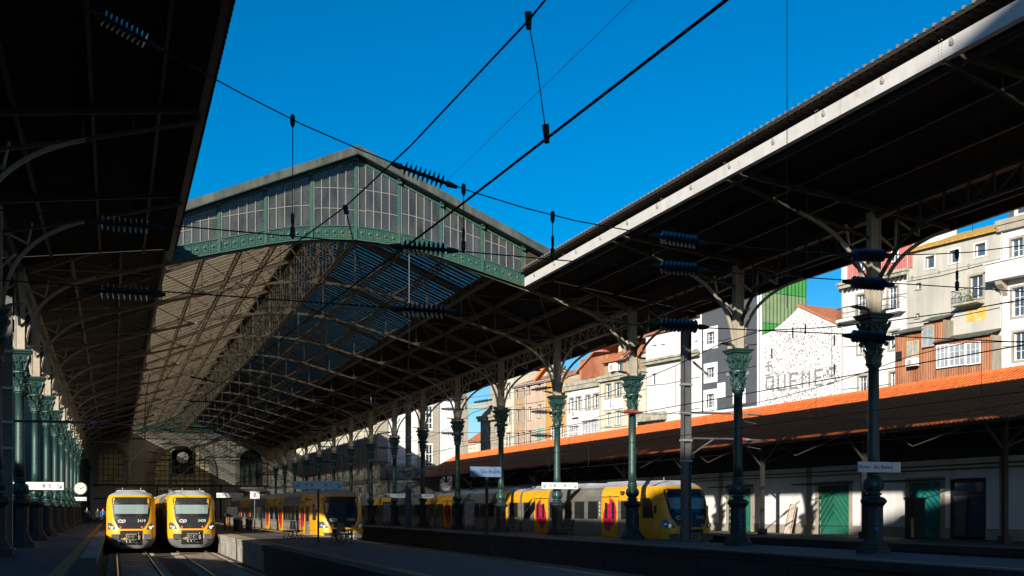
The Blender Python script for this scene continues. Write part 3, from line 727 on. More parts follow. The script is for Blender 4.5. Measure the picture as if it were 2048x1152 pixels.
def door(parent, y0, y1, flip=False):
    ym = (y0 + y1) / 2
    for a, c, k in ((y0, ym - .006, 0), (ym + .006, y1, 1)):
        d = side_panel(rrect(a, c, .05, 1.98, .02, 1), .014, 'train_yellow', 'door', parent)
        side_panel(rrect(a + (c - a) * .32, c - (c - a) * .3, .78, 1.68, .05), .03, 'glass_dark', 'door_window', d)
    # the magenta disc split across both leaves, one half set lower
    R = .80; w = (y1 - y0) / 2 - .02; up, lo = (1, 0) if flip else (0, 1)
    for k in (0, 1):
        cz = 1.12 if (k == up) else .84
        P = [(ym + (1 if k else -1) * (.012 + w * abs(sin(t)) * 1.0), cz + R * cos(t)) for t in np.linspace(0, pi, 15)]
        P = [(ym + (.012 if k else -.012), cz + R)] + P + [(ym + (.012 if k else -.012), cz - R)]
        P = [(y, max(.06, z)) for y, z in P]
        if k == 0: P = P[::-1]
        # ring outside the window: built as two slabs above and below keeps the window clear
        side_panel(P, .020, 'magenta', 'door_disc', parent)
        a, c = (y0, ym) if k == 0 else (ym, y1)
        side_panel(rrect(a + (c - a) * .34, c - (c - a) * .32, .80, 1.66, .05), .036, 'glass_dark', 'door_window', parent)
def cp_logo(parent, mat, f, size):
    """two joined rounded letters: c and p"""
    t = .20; b = MB(); P = []
    arc = lambda cx, cz, r, a0, a1, n=8: [(cx + r * cos(a0 + (a1 - a0) * k / n), cz + r * sin(a0 + (a1 - a0) * k / n)) for k in range(n + 1)]
    c1 = [(.0, .30)] + arc(-.55, 0, .30, pi / 2, 1.5 * pi) + [(-.15, -.30)]
    p1 = [(.05, -.55), (.05, -.1)] + arc(.55, 0, .30, pi, -pi / 2, 12) + [(.2, -.30)]
    for L_ in (c1, p1, [(-.1, .30), (.1, .1)]):
        for q, r in zip(L_, L_[1:]): b.bar(f(q[0] * size, q[1] * size), f(r[0] * size, r[1] * size), t * size, t * size)
    b.build('logo', mat, parent)
def pantograph(parent, y):
    p = MB(); p.box(-.6, .6, y - .5, y + .5, 2.80, 2.86)
    for s in (-1, 1):
        p.bar((s * .35, y - .4, 2.86), (s * .25, y + .75, 3.15), .04); p.bar((s * .25, y + .75, 3.15), (s * .3, y - .35, 3.48), .035)
        p.tube([(s * .45, y - .4, 2.8), (s * .45, y - .4, 2.98)], .06, 8)
    p.tube([(-.85, y - .35, 3.38), (-.65, y - .35, 3.48), (.65, y - .35, 3.48), (.85, y - .35, 3.38)], .03, 6)
    p.tube([(-.65, y - .1, 3.48), (.65, y - .1, 3.48)], .025, 6); p.bar((-.3, y - .35, 3.48), (-.3, y - .1, 3.48), .03); p.bar((.3, y - .35, 3.48), (.3, y - .1, 3.48), .03)
    p.build('pantograph', 'iron_black', parent)
def train(x, y, z, number, label, ncar, blind, shade=False):
    T = thing('electric_train', label, 'train', (x, y, z), group='yellow and grey electric trains')
    # cab shell
    zs = [-.82, -.7, -.5, -.3, -.22, -.2, 0, .2, .4, .7, 1.0, 1.3, 1.7, 2.0, 2.25, 2.45, 2.5, 2.58, 2.70, 2.78]
    sx = [-1, -.985, -.94, -.86, -.74, -.55, -.28, 0, .28, .55, .74, .86, .94, .985, 1]
    rows = []
    for q in zs:
        w = half_w(q); r = [(-w, 2.3, q), (-w, 1.6, q)] + [(w * s, nose(w * s, q), q) for s in sx] + [(w, 1.6, q), (w, 2.3, q)]
        rows.append(r)
    mf = lambda i, j: 1 if zs[i] < -.25 else (2 if zs[i] > 2.47 else 0)
    b = MB(); b.grid(rows, mfun=mf); b.build('cab', ['train_yellow', 'train_skirt', 'train_roof'], T, True)
    hw = lambda q: float(np.interp(q, [.40, .43, .47, .85, 1.15, 1.97, 2.24, 2.33, 2.37], [.60, .70, .76, .97, 1.06, 1.13, 1.15, 1.10, .98]))
    mk = patch([.40, .43, .47, .6, .85, 1.0, 1.15, 1.5, 1.97, 2.24, 2.33, 2.37], lambda q: -hw(q), hw, .012).build('windscreen_surround', 'train_mask', T, True)
    hb = lambda q: hw(q) - .10
    if blind: patch([1.33, 1.6, 1.9], lambda q: -hb(q), hb, .022).build('sun_blind', 'train_blind', T)
    patch([1.17, 1.5, 1.96], lambda q: -hw(q) + .06, lambda q: hw(q) - .06, .045).build('windscreen', 'train_screen', T, True)
    patch([2.03, 2.31], lambda q: -.82, lambda q: .82, .018).build('destination_display', 'train_black', T)
    wp = MB(); wp.bar((.1, nose(.1, 1.2) - .06, 1.2), (-.55, nose(.55, 1.28) - .06, 1.27), .02, .02); wp.build('wiper', 'train_black', T)
    for s in (-1, 1):
        hl = MB(); zz = [.36, .5, .65, .78]; inn_ = lambda q: .90 + .28 * ((q - .36) / .42) ** 1.5
        A = lambda q: -1.385 if s < 0 else inn_(q); C = lambda q: -inn_(q) if s < 0 else 1.385
        h = patch(zz, A, C, .010, 5).build('headlight', 'lamp_housing', T)
        lp = MB(); xx = s * 1.13; lp.disc((xx, nose(xx, .46) - .03, .46), .10, (0, 1, 0), .05, 14); lp.build('lamp', 'lamp_lens', h)
        lp = MB(); xx = s * 1.28; lp.disc((xx, nose(xx, .54) - .03, .54), .05, (0, 1, 0), .06, 12); lp.build('lamp', 'lamp_lens', h)
        tl = MB(); xx = s * .63; tl.disc((xx, nose(xx, .50) - .02, .50), .062, (0, 1, 0), .03, 14); tl.build('tail_light', 'lamp_red', T)
        bp = MB(); a, c = sorted((s * .72, s * 1.18)); y_ = nose(.95, -.08)
        bp.box(a, c, y_ - .14, y_ + .1, -.24, .08)
        for k in range(4): bp.box(a + .03, c - .03, y_ - .152, y_ - .14, -.20 + k * .07, -.165 + k * .07, 1)
        bp.build('bumper', ['train_skirt', 'train_black'], T)
        mr = MB(); mr.box(s * 1.5 - .03, s * 1.5 + .05, 1.05, 1.2, 1.1, 1.5); mr.bar((s * 1.42, 1.2, 1.4), (s * 1.5, 1.15, 1.4), .03); mr.build('mirror', 'train_black', T)
        P = [(1.35, .86), (2.65, .86), (2.65, 1.9), (1.85, 1.9), (1.6, 1.72)]
        MB().prism(P, lambda a_, b_: (s * 1.475, a_, b_), lambda a_, b_: (s * 1.44, a_, b_)).build('cab_window', 'glass_dark', T)
    rc = patch([-.60, -.4, 0, .22, .29], lambda q: -.66, lambda q: .66, .014).build('coupler_recess', 'train_black', T)
    cpl = MB(); cpl.box(-.32, .30, -.22, .2, -.30, .10); cpl.box(-.24, .22, -.30, -.22, -.22, .04, 1)
    for xx in (-.12, .1): cpl.disc((xx, -.31, -.1), .09, (0, 1, 0), .08, 12); cpl.disc((xx, -.36, -.1), .045, (0, 1, 0), .04, 10, 1)
    cpl.box(.34, .52, -.12, .1, -.28, .0); cpl.tube([(.43, -.12, .06), (.43, -.12, .16)], .04, 8)
    for k, (xa, xb) in enumerate(((-.3, -.22), (.05, .3), (-.1, -.02))):
        cpl.tube([(xa, -.15, -.28), ((xa + xb) / 2, -.2, -.45), (xb, -.15, -.5), (xb + .05, -.1, -.4)], .018, 5)
    cpl.build('coupler', ['coupler_steel', 'train_black'], T)
    # writing
    cp_logo(T, 'sign_white', lambda a, q: (-.55 + a, nose(-.55 + a, .88 + q) - .016, .88 + q), .24)
    text(number, .25, 'sign_white', 'fleet_number', T, (.60, nose(.60, .88) - .022, .885), (pi / 2 - .30, 0, .04), .004)
    # cars
    yc = 2.3; lens = [19.2] + [21.5] * (ncar - 1)
    for c in range(ncar):
        y1 = yc + lens[c]
        if c == 0: zones = [(yc, 'Y'), (3.9, 'T'), (5.75, 'Y'), (8.05, 'G'), (16.4, 'Y'), (19.05, 'T')]
        else: zones = [(yc, 'T'), (yc + 2.4, 'Y'), (yc + 5.0, 'G'), (yc + 16.4, 'Y'), (yc + 19.0, 'T')]
        car = car_body('car_body', yc, y1, zones, T)
        if c == 0: dr = [(5.9, 7.75, False), (16.75, 18.75, True)]; wn_ = [(4.25, 5.35), (8.5, 9.95), (10.5, 12.0), (12.45, 13.6), (14.0, 14.75), (15.05, 16.15), (19.75, 21.0)]
        else: dr = [(yc + 2.8, yc + 4.7, False), (yc + 16.7, yc + 18.7, True)]; wn_ = [(yc + .35, yc + 2.1)] + [(yc + 5.3 + k * 1.9, yc + 6.95 + k * 1.9) for k in range(6)] + [(yc + 19.3, yc + 21.1)]
        for a, d, fl in dr: door(car, a, d, fl)
        for a, d in wn_: side_panel(rrect(a, d, .76, 1.76, .07), .012, 'glass_dark', 'window', car)
        side_panel([(yc + .1 if c else 3.2, 1.775), (y1 - .1, 1.775), (y1 - .1, 1.79), (yc + .1 if c else 3.2, 1.79)], .008, 'train_black', 'seam', car)
        sm = MB()
        for z_ in zones[1:]: sm.box(-1.466, -1.455, z_[0] - .01, z_[0] + .01, -.3, 2.0)
        for a, d, fl in dr: sm.box(-1.485, -1.455, a - .25, d + .25, 2.0, 2.03); sm.box(-1.49, -1.455, (a + d) / 2 - .01, (a + d) / 2 + .01, .05, 2.12)
        sm.build('seam', 'train_black', car)
        # roof equipment
        for k in range(3):
            a = yc + 3 + k * 6.2; r = MB(); r.prism([(-.9, 2.70), (.9, 2.70), (.75, 2.88), (-.75, 2.88)], lambda p, q: (p, a, q), lambda p, q: (p, a + 3.4, q)); r.build('roof_unit', 'train_roof', car)
        if c < ncar - 1:
            gw = MB(); gw.prism([(p * .93, q - .05 if q > 0 else q + .1) for p, q in SECT], lambda p, q: (p, y1, q), lambda p, q: (p, y1 + .4, q)); gw.build('gangway', 'train_black', car)
        for k in (0, 1):
            by = yc + 2.2 + k * (lens[c] - 5); bg = MB(); bg.box(-1.15, 1.15, by, by + 2.6, -.80, -.55)
            for wy in (by + .4, by + 2.2):
                for s in (-1, 1): bg.disc((s * .85, wy, -.62), .42, (1, 0, 0), .12, 18)
            bg.build('bogie', 'train_black', car)
        yc = y1 + .4
    rp = MB(); rp.prism([(-.95, 2.70), (.95, 2.70), (.8, 2.83), (-.8, 2.83)], lambda p, q: (p, 2.0, q), lambda p, q: (p, 4.6, q))
    rp.tube([(-.5, 2.1, 2.86), (-.5, 2.1, 2.98)], .025, 6); rp.tube([(.6, 2.1, 2.86), (.6, 2.1, 2.98)], .025, 6); rp.build('roof_fairing', 'train_roof', T)
    pantograph(T, 33.)
    # side logo with lettering behind the first door
    cp_logo(T, 'sign_black', lambda a, q: (-1.452 + .0, 5.2 - a, 2.20 + q), .26)
    text('COMBOIOS DE PORTUGAL', .10, 'sign_black', 'side_lettering', T, (-1.452, 3.75, 2.18), (pi / 2, 0, -pi / 2), .004)
    lab = MB()
    for k in range(4): lab.box(-1.475, -1.468, 8.18, 8.30, 1.62 - k * .22, 1.74 - k * .22)
    lab.build('pictogram', 'sign_white', T)
    return T
train(1.0, 74.0, 0, '3419', 'yellow train numbered 3419 at the left platform', 3, True)
train(4.66, 74.3, 0, '3430', 'yellow train numbered 3430 between train 3419 and the middle platform', 3, True)
train(13.7, 71.5, .06, '3403', 'yellow and grey train numbered 3403 right of the middle platform, its screen dark', 3, False)
train(27.75, 51.4, .3, '3412', 'yellow and grey train numbered 3412 beyond the right-hand columns', 4, True)

# ------------------------------------------------------------------ goods shed with the orange tiled roof
gs = thing('goods_shed', 'long goods shed with orange tiled roof and white wall along the right', 'goods shed')
EX, EZ, RX, RZ = 33.76, 5.31, 38.7, 7.97
WX = 38.4; GY0, GY1 = 20.0, 131.0
def wall_cells(x0, x1, z0, z1, holes, depth, f, b, mi=0):
    """front skin of a wall with openings and reveals; f maps (along, up, in) to a point"""
    xs = sorted({x0, x1} | {min(max(h[0], x0), x1) for h in holes} | {min(max(h[1], x0), x1) for h in holes})
    zs = sorted({z0, z1} | {min(max(h[2], z0), z1) for h in holes} | {min(max(h[3], z0), z1) for h in holes})
    for a, c in zip(xs, xs[1:]):
        for p, q in zip(zs, zs[1:]):
            mx, mz = (a + c) / 2, (p + q) / 2
            if any(h[0] < mx < h[1] and h[2] < mz < h[3] for h in holes): continue
            b.add([f(a, p, 0), f(c, p, 0), f(c, q, 0), f(a, q, 0)], [(0, 1, 2, 3)], mi)
    for h in holes:
        a, c, p, q = h[:4]; R = [(a, p), (c, p), (c, q), (a, q)]
        for k in range(4):
            (u0, v0), (u1, v1) = R[k], R[(k + 1) % 4]
            b.add([f(u0, v0, 0), f(u0, v0, depth), f(u1, v1, depth), f(u1, v1, 0)], [(0, 1, 2, 3)], mi)
    return b
DOORS = [(63.2, 66.0, 'door_green'), (52.95, 55.85, 'door_green'), (45.6, 47.9, 'door_teal'), (73.5, 76.3, 'door_green'), (94, 97, 'door_green')]
ENTRY = (42.55, 44.9)
holes = [(a, c, .18, 2.98) for a, c, _ in DOORS] + [(ENTRY[0], ENTRY[1], .18, 3.1)]
b = wall_cells(GY0, GY1, .70, 4.05, [(a, c, .70, q) for a, c, p, q in holes], .25, lambda a, z, d: (WX + d, a, z), MB()); b.build('wall', 'plaster_shed', gs)
MB().box(WX - .04, WX + .2, GY0, GY1, 4.05, 6.9).build('eave_shade_wall', 'eave_shade', gs)  # upper wall coloured near-black for the shade under the goods roof
for k in range(int((GY1 - GY0) / 1.6)): MB().box(WX - .07, WX - .04, GY0 + k * 1.6, GY0 + k * 1.6 + .12, 4.06, 6.6).build('eave_shade_batten', 'eave_shade', gs)
b = MB(); last = GY0
for a, c, p, q in sorted(holes) + [(GY1, GY1, 0, 0)]:
    if a - last > .1:
        b.box(WX - .03, WX + .2, last, a, .18, .695)
    last = c
b.build('plinth', 'granite', gs)
y = 41.4
for k in range(-4, 18):
    yy = 41.4 + k * 5.12
    if yy < GY0 or any(a - .3 < yy < c + .3 for a, c, *_ in holes): continue
    MB().box(WX - .06, WX - .002, yy - .25, yy + .25, .19, 4.04).build('pilaster', 'granite', gs)
for a, c, mt in DOORS:
    for y0, y1, s in ((a, (a + c) / 2 - .01, 1), ((a + c) / 2 + .01, c, -1)):
        d = MB().box(WX + .10, WX + .14, y0, y1, .20, 2.96).build('door', mt, gs)
        n = 9
        for k in range(n):                       # diagonal boards
            z0 = .1 + k * .42; ln = y1 - y0; z_a, z_b = (z0, z0 + ln) if s > 0 else (z0 + ln, z0)
            def clip(p, q):
                (ya, za), (yb, zb) = p, q
                if max(za, zb) < .25 or min(za, zb) > 2.9: return None
                f2 = lambda z: ya + (yb - ya) * (z - za) / (zb - za)
                for lim in (.25, 2.92):
                    if (za - lim) * (zb - lim) < 0:
                        if (lim < 1) == (za < zb): ya, za = f2(lim), lim
                        else: yb, zb = f2(lim), lim
                return (ya, za), (yb, zb)
            r = clip((y0, z_a), (y1, z_b))
            if r: MB().bar((WX + .095, *r[0]), (WX + .095, *r[1]), .016, .26, up=(1, 0, 0)).build('board', mt, d)
    f = MB(); f.box(WX - .05, WX + .08, a - .30, a, .18, 3.0); f.box(WX - .05, WX + .08, c, c + .30, .18, 3.0); f.box(WX - .06, WX + .08, a - .30, c + .30, 3.0, 3.22); f.build('door_frame', 'granite', gs)
    MB().box(WX - .16, WX - .10, a - .4, c + 2.6, 3.05, 3.12).build('door_rail', 'iron_black', gs)
e = thing('entrance_door', 'dark glazed entrance door at the right end of the goods shed wall', 'door', (WX, sum(ENTRY) / 2, 0))
hw_ = (ENTRY[1] - ENTRY[0]) / 2
f = MB(); f.box(-.03, .1, -hw_, -hw_ + .15, .19, 3.05); f.box(-.03, .1, hw_ - .15, hw_, .19, 3.05); f.box(-.03, .1, -hw_ + .15, hw_ - .15, 2.9, 3.05); f.box(-.03, .1, -hw_ + .15, hw_ - .15, 2.3, 2.4); f.box(-.03, .1, -.06, .06, .19, 2.3); f.build('frame', 'iron_black', e)
for a, c, p, q in ((-hw_ + .15, -.06, .3, 2.28), (.06, hw_ - .15, .3, 2.28), (-hw_ + .15, hw_ - .15, 2.42, 2.88)): MB().box(.04, .05, a, c, p, q).build('pane', 'glass_window', e)
for z in (3.55, 3.75): MB().tube([(WX - .12, GY0, z), (WX - .12, GY1, z)], .04, 6).build('pipe', 'galvanised', gs)
b = MB(); b.box(44.2, 44.45, GY0, GY1, -1.2, 5.0); b.box(WX + .3, 44.2, GY0, GY0 + .25, -1.2, 5.6); b.box(WX + .3, 44.2, GY1 - .25, GY1, -1.2, 5.6); b.box(WX + .02, 44.2, GY0 + .25, GY1 - .25, -1.2, .17); b.build('back_wall', 'granite_dark', gs)
# roof deck, posts, braces
sl_ = sqrt((RX - EX) ** 2 + (RZ - EZ) ** 2)
b = MB(); b.prism([(EX, EZ - .12), (RX, RZ - .12), (44.5, 4.9), (44.5, 5.0), (RX, RZ - .02), (EX, EZ - .02)], lambda a, z: (a, GY0, z), lambda a, z: (a, GY1, z)); b.build('roof_deck', 'iron_black', gs)
MB().box(EX - .10, EX - .01, GY0, GY1, EZ - .16, EZ - .04).build('gutter', 'iron_black', gs)
for k in range(-3, 8):
    yy = 56.4 + k * 9.35; p = MB(); p.box(34.9, 35.1, yy - .1, yy + .1, .18, 5.75); p.box(34.8, 35.2, yy - .2, yy + .2, .18, .5); p.build('post', 'iron_black', gs)
    br = MB(); br.bar((35.0, yy, 4.2), (WX, yy, 5.4), .09); br.bar((35.0, yy, 5.5), (WX, yy, 5.5), .12)
    br.bar((35.0, yy, 4.0), (33.9, yy, 5.2), .08); br.bar((35, yy, 4.2), (35, yy + 2.0, 5.6), .07); br.bar((35, yy, 4.2), (35, yy - 2.0, 5.6), .07)
    br.bar((34.0, yy + .5, 5.25), (34.0, yy + 4.5, 4.45), .05); br.bar((34.0, yy + 4.5, 4.45), (34.0, yy + 6.5, 5.25), .04)
    br.build('brace', 'iron_shaded', gs)
# tiles: barrel-and-pan pieces, nearest ones single
TW, TL = .30, .40
def tile_geo():
    b = MB(); xs = [(-.15, .0), (-.11, .012), (-.04, -.012), (.03, .0), (.07, .045), (.11, .055), (.15, .03)]
    b.grid([[(x, t, z + (.028 if t == 0 else .0)) for x, z in xs] for t in (0, TL + .04)])
    b.grid([[(x, 0, z + .028) for x, z in xs], [(x, 0, z - .01) for x, z in xs]][::-1])
    return b
tg = tile_geo(); tme = tg.mesh('tile', 'tile_orange')
ang = atan2(RZ - EZ, RX - EX); nrow = int(sl_ / TL) + 1
from mathutils import Matrix
base = Matrix(((0, cos(ang), -sin(ang)), (-1, 0, 0), (0, sin(ang), cos(ang)))).to_4x4()   # local x along -Y, y up the slope
V = np.array(tg.v); F = tg.f
allv, allf, cnt = [], [], 0
R3 = np.array(base.to_3x3())
ncol = int((GY1 - GY0) / TW)
for c in range(ncol):
    yy = GY0 + .15 + c * TW
    for r in range(nrow):
        d = r * TL - .05; jit = random.uniform(-.012, .012); p = np.array([EX + cos(ang) * d, yy + jit, EZ + sin(ang) * d + random.uniform(0, .008)])
        if 37.6 < yy < 43.9:
            o = put('tile', tme, gs); Mx = base.copy(); Mx.translation = Vector(p); o.matrix_local = Mx
        else:
            allv.append(V @ R3.T + p); allf += [tuple(i + cnt for i in f) for f in F]; cnt += len(V)
me = bpy.data.meshes.new('roof_tiles'); me.from_pydata(np.concatenate(allv).tolist(), [], allf); me.materials.append(MATS['tile_orange'])
o = put('roof_tiles', me, gs); o['kind'] = 'stuff'
for k in range(int((GY1 - GY0) / .45)):
    yy = GY0 + k * .45; 
    if k == 0: rt = MB().tube([(0, 0, 0), (0, .48, 0)], [.13, .115], 8).mesh('ridge_tile', 'tile_orange')
    if yy < 115: put('ridge_tile', rt, gs, (RX, yy, RZ + .02 + random.uniform(0, .01)))

# ------------------------------------------------------------------ houses on the street above the goods shed
FO = np.array([58.0, 78.0]); FD = np.array([.18, -.9837]); FN = np.array([.9837, .18])   # facade line: right-hand direction, inward direction
FRZ = atan2(FD[1], FD[0])
def ray(u, v):
    x = (u - 1024) / FPX; c, s = cos(YAW), sin(YAW)
    return np.array([x * c + s, c - x * s, (VPY - v) / FPX])
def fac(u, v, dep=0.):
    """point of the facade plane (set back by dep) that stands at a given place of the photograph -> (along, height)"""
    d = ray(u, v); o = FO + FN * dep; t = (o @ FN) / (d[:2] @ FN); P = d * t
    return float((P[:2] - o) @ FD), float(P[2] + EYE)
def wrect(u0, u1, v0, v1, dep=0.):
    um, vm = (u0 + u1) / 2, (v0 + v1) / 2
    return fac(u0, vm, dep)[0], fac(u1, vm, dep)[0], fac(um, v1, dep)[1], fac(um, v0, dep)[1]
def window(parent, r, nx, ny, fr='frame_white', gl='glass_window', t=.07, surround=None, sw=.16, sill=True, y=.20, name='window'):
    a, c, p, q = r; b = MB()
    b.box(a, a + t, y, y + .08, p, q); b.box(c - t, c, y, y + .08, p, q); b.box(a + t, c - t, y, y + .08, p, p + t); b.box(a + t, c - t, y, y + .08, q - t, q)
    for k in range(1, nx): x = a + (c - a) * k / nx; w = t * (.9 if nx == 2 or k == nx // 2 else .45); b.box(x - w / 2, x + w / 2, y + .005, y + .075, p + t, q - t)
    for k in range(1, ny): z = p + (q - p) * k / ny; b.box(a + t, c - t, y + .01, y + .07, z - t * .22, z + t * .22)
    o = b.build(name, fr, parent)
    if nx * ny <= 4 and (c - a) > 1.0:
        for i in range(nx):
            for j in range(ny): MB().box(a + (c - a) * i / nx + t * .3, a + (c - a) * (i + 1) / nx - t * .3, y + .035, y + .045, p + (q - p) * j / ny + .02, p + (q - p) * (j + 1) / ny - .02).build('pane', gl, o)
    else: MB().box(a + .01, c - .01, y + .035, y + .045, p + .01, q - .01).build('pane', gl, o)
    if surround:
        s = MB(); s.box(a - sw, a, -.04, .1, p - sw, q + sw); s.box(c, c + sw, -.04, .1, p - sw, q + sw); s.box(a, c, -.04, .1, q, q + sw); s.box(a, c, -.05, .1, p - sw, p); s.build('surround', surround, o)
    elif sill: MB().box(a - .08, c + .08, -.08, .1, p - .09, p).build('sill', 'granite', o)
    return o
def house(name, label, u0, u1, vtop, wallmat, wins, depth=9., dep=0., um=None, extra=()):
    """wins: (u0,u1,v0,v1,nx,ny[,dict])"""
    um = um or (u0 + u1) / 2
    x0, _ = fac(u0, vtop, dep); x1, _ = fac(u1, vtop, dep); zt = fac(um, vtop, dep)[1]
    o2 = FO + FN * dep + FD * x0
    H = thing(name, label, 'house', (o2[0], o2[1], 0), FRZ, group='houses above the goods shed')
    rs = []
    for w in wins:
        r = wrect(*w[:4], dep); rs.append((r[0] - x0, r[1] - x0, r[2], r[3]))
    wd = x1 - x0
    b = wall_cells(0, wd, -1.3, zt, [r for r in rs if r[0] > 0 and r[1] < wd], .32, lambda a, z, d: (a, d, z), MB())
    b.add([(0, 0, -1.3), (0, depth, -1.3), (0, depth, zt), (0, 0, zt)], [(0, 1, 2, 3)]); b.add([(wd, 0, -1.3), (wd, 0, zt), (wd, depth, zt), (wd, depth, -1.3)], [(0, 1, 2, 3)])
    b.add([(0, .02, zt), (wd, .02, zt), (wd, depth, zt), (0, depth, zt)], [(0, 1, 2, 3)]); b.add([(0, depth, -1.3), (wd, depth, -1.3), (wd, depth, zt), (0, depth, zt)], [(3, 2, 1, 0)])
    b.build('wall', wallmat, H)
    for w, r in zip(wins, rs): window(H, r, w[4], w[5], **(w[6] if len(w) > 6 else {}))
    MB().tube([(.18, -.10, -1), (.18, -.10, zt - .1)], .06, 6).build('downpipe', 'frame_grey', H)
    rr = random.Random(int(u0)); cb = MB()
    for k in range(3):
        z = zt - 2.2 - k * 3.1 + rr.uniform(-.4, .4); cb.tube([(0, -.05, z), (wd * .4, -.05, z - rr.uniform(.05, .25)), (wd, -.05, z + rr.uniform(-.1, .1))], .018, 4)
    cb.build('facade_cable', 'wire', H)
    an = MB(); ax_ = wd * rr.uniform(.2, .8); an.tube([(ax_, 3, zt), (ax_, 3, zt + 3.4)], .03, 5)
    for k in range(5): an.tube([(ax_ - .5 + .05 * k, 3, zt + 2.6 + k * .17), (ax_ + .5 - .05 * k, 3, zt + 2.6 + k * .17)], .014, 4)
    an.build('aerial', 'wire', H)
    H['x0'] = x0
    return H, wd, zt
def hx(H, u, v, dep=0.): a, z = fac(u, v, dep); return a - H['x0'], z
def gable_roof(H, wd, zt, depth, rise, mat, over=.3, name='roof', x0=0):
    """ridge parallel to the facade"""
    b = MB(); b.prism([(-over, -.05), (depth / 2, rise), (depth + over, -.05), (depth + over, .08), (depth / 2, rise + .15), (-over, .08)], lambda a, z: (x0 - .1, a, zt + z), lambda a, z: (x0 + wd + .1, a, zt + z))
    b.prism([(0, -.04), (depth / 2, rise - .02), (depth, -.04)], lambda a, z: (x0 + .02, a, zt + z), lambda a, z: (x0 + wd - .02, a, zt + z), 1)
    o = b.build(name, [mat, 'plaster_cream'], H)
    # roll rows of tiles
    n = int(wd / .42); t = MB(); sl2 = rise / (depth / 2)
    for k in range(n):
        x = x0 + .2 + k * (wd - .3) / n; t.bar((x, -over - .02, zt + .09 - over * sl2 * .0), (x, depth / 2, zt + rise + .16), .16, .10)
    q = t.build('tile_rows', mat, o); q['kind'] = 'stuff'
    return o
def ledge(H, wd, z, h, d, mat, name='cornice', x0=0.):
    b = MB(); b.box(x0 - .12, x0 + wd + .12, -d, .0, z, z + h * .55); b.box(x0 - .2, x0 + wd + .2, -d * 1.3, .0, z + h * .55, z + h); return b.build(name, mat, H)
def railing(H, x0, x1, z, h, d, mat='iron_black', step=.13):
    b = MB(); b.box(x0, x1, -d, -d + .03, z + h - .04, z + h); b.box(x0, x1, -d, -d + .03, z + .05, z + .08)
    for x in np.arange(x0, x1, step): b.box(x, x + .018, -d + .005, -d + .025, z + .05, z + h)
    for e in (x0, x1): b.box(e - .015, e + .015, -d, 0, z + h - .04, z + h)
    return b.build('railing', mat, H)
def chimney(H, x, y, z0, z1, w, mat):
    b = MB(); b.box(x, x + w, y, y + w, z0, z1); b.box(x - .08, x + w + .08, y - .08, y + w + .08, z1, z1 + .12); b.tube([(x + w / 2, y + w / 2, z1), (x + w / 2, y + w / 2, z1 + .5)], .12, 8); return b.build('chimney', mat, H)
def corr_panel(H, x0, x1, z0, z1, y, mat, name='cladding', pitch=.22):
    n = max(4, int((x1 - x0) / pitch * 4)); xs = np.linspace(x0, x1, n)
    b = MB(); b.grid([[(x, y - .03 * sin(2 * pi * (x - x0) / pitch), z) for x in xs] for z in (z0, z1)])
    b.box(x0, x1, y + .03, y + .05, z0, z1); return b.build(name, mat, H)
def ac_unit(H, x, z, w=.9, h=.65):
    b = MB(); b.box(x, x + w, -.38, -.02, z, z + h); b.disc((x + w * .38, -.385, z + h / 2), h * .36, (0, 1, 0), .02, 18, 1)
    for k in range(5): b.box(x + w * .1, x + w * .66, -.40, -.395, z + h * (.2 + .13 * k), z + h * (.22 + .13 * k), 1)
    return b.build('air_conditioner', ['frame_white', 'frame_grey'], H)
SUR = dict(surround='granite', sill=False)

# A: white house with dormer, far right
H, wd, zt = house('white_house', 'white house with grey mansard and dormer at the right edge', 2001, 2120, 455, 'plaster_white',
    [(2022, 2046, 477, 522, 2, 2, SUR), (2024, 2048, 575, 632, 2, 3, SUR), (2027, 2050, 664, 720, 2, 3, SUR)], um=2030)
ledge(H, wd, zt - .1, .8, .3, 'granite')
b = MB(); b.prism([(.5, 0), (1.3, 3.2), (7, 3.2), (8.5, 0)], lambda a, z: (.2, a, zt + .7 + z), lambda a, z: (wd - .2, a, zt + .7 + z)); b.build('mansard_roof', 'slate_wall', H)
x, z = hx(H, 2030, 440); d = MB(); d.box(x, x + 1.5, -.1, 2, zt + .7, zt + 2.6); d.tube([(x + .75, -.15, zt + 2.6), (x + .75, 2, zt + 2.6)], .75, 16); dm = d.build('dormer', 'plaster_white', H)
MB().box(x + .35, x + 1.15, -.14, -.1, zt + .9, zt + 2.6).build('pane', 'glass_window', dm)
x0, z1 = hx(H, 1996, 528); _, z0 = hx(H, 2030, 558)
b = MB(); b.box(-.6, wd, -.9, 0, z0, z1 - .1); b.box(-.7, wd, -1.0, 0, z1 - .1, z1); bb = b.build('balcony', 'plaster_clean', H)
b = MB(); b.prism([(0, 0), (-.8, 0), (-.7, -.3), (-.3, -.6), (0, -1.1)], lambda a, z: (.1, a, z0 + z), lambda a, z: (.6, a, z0 + z)); b.build('corbel', 'granite', bb)

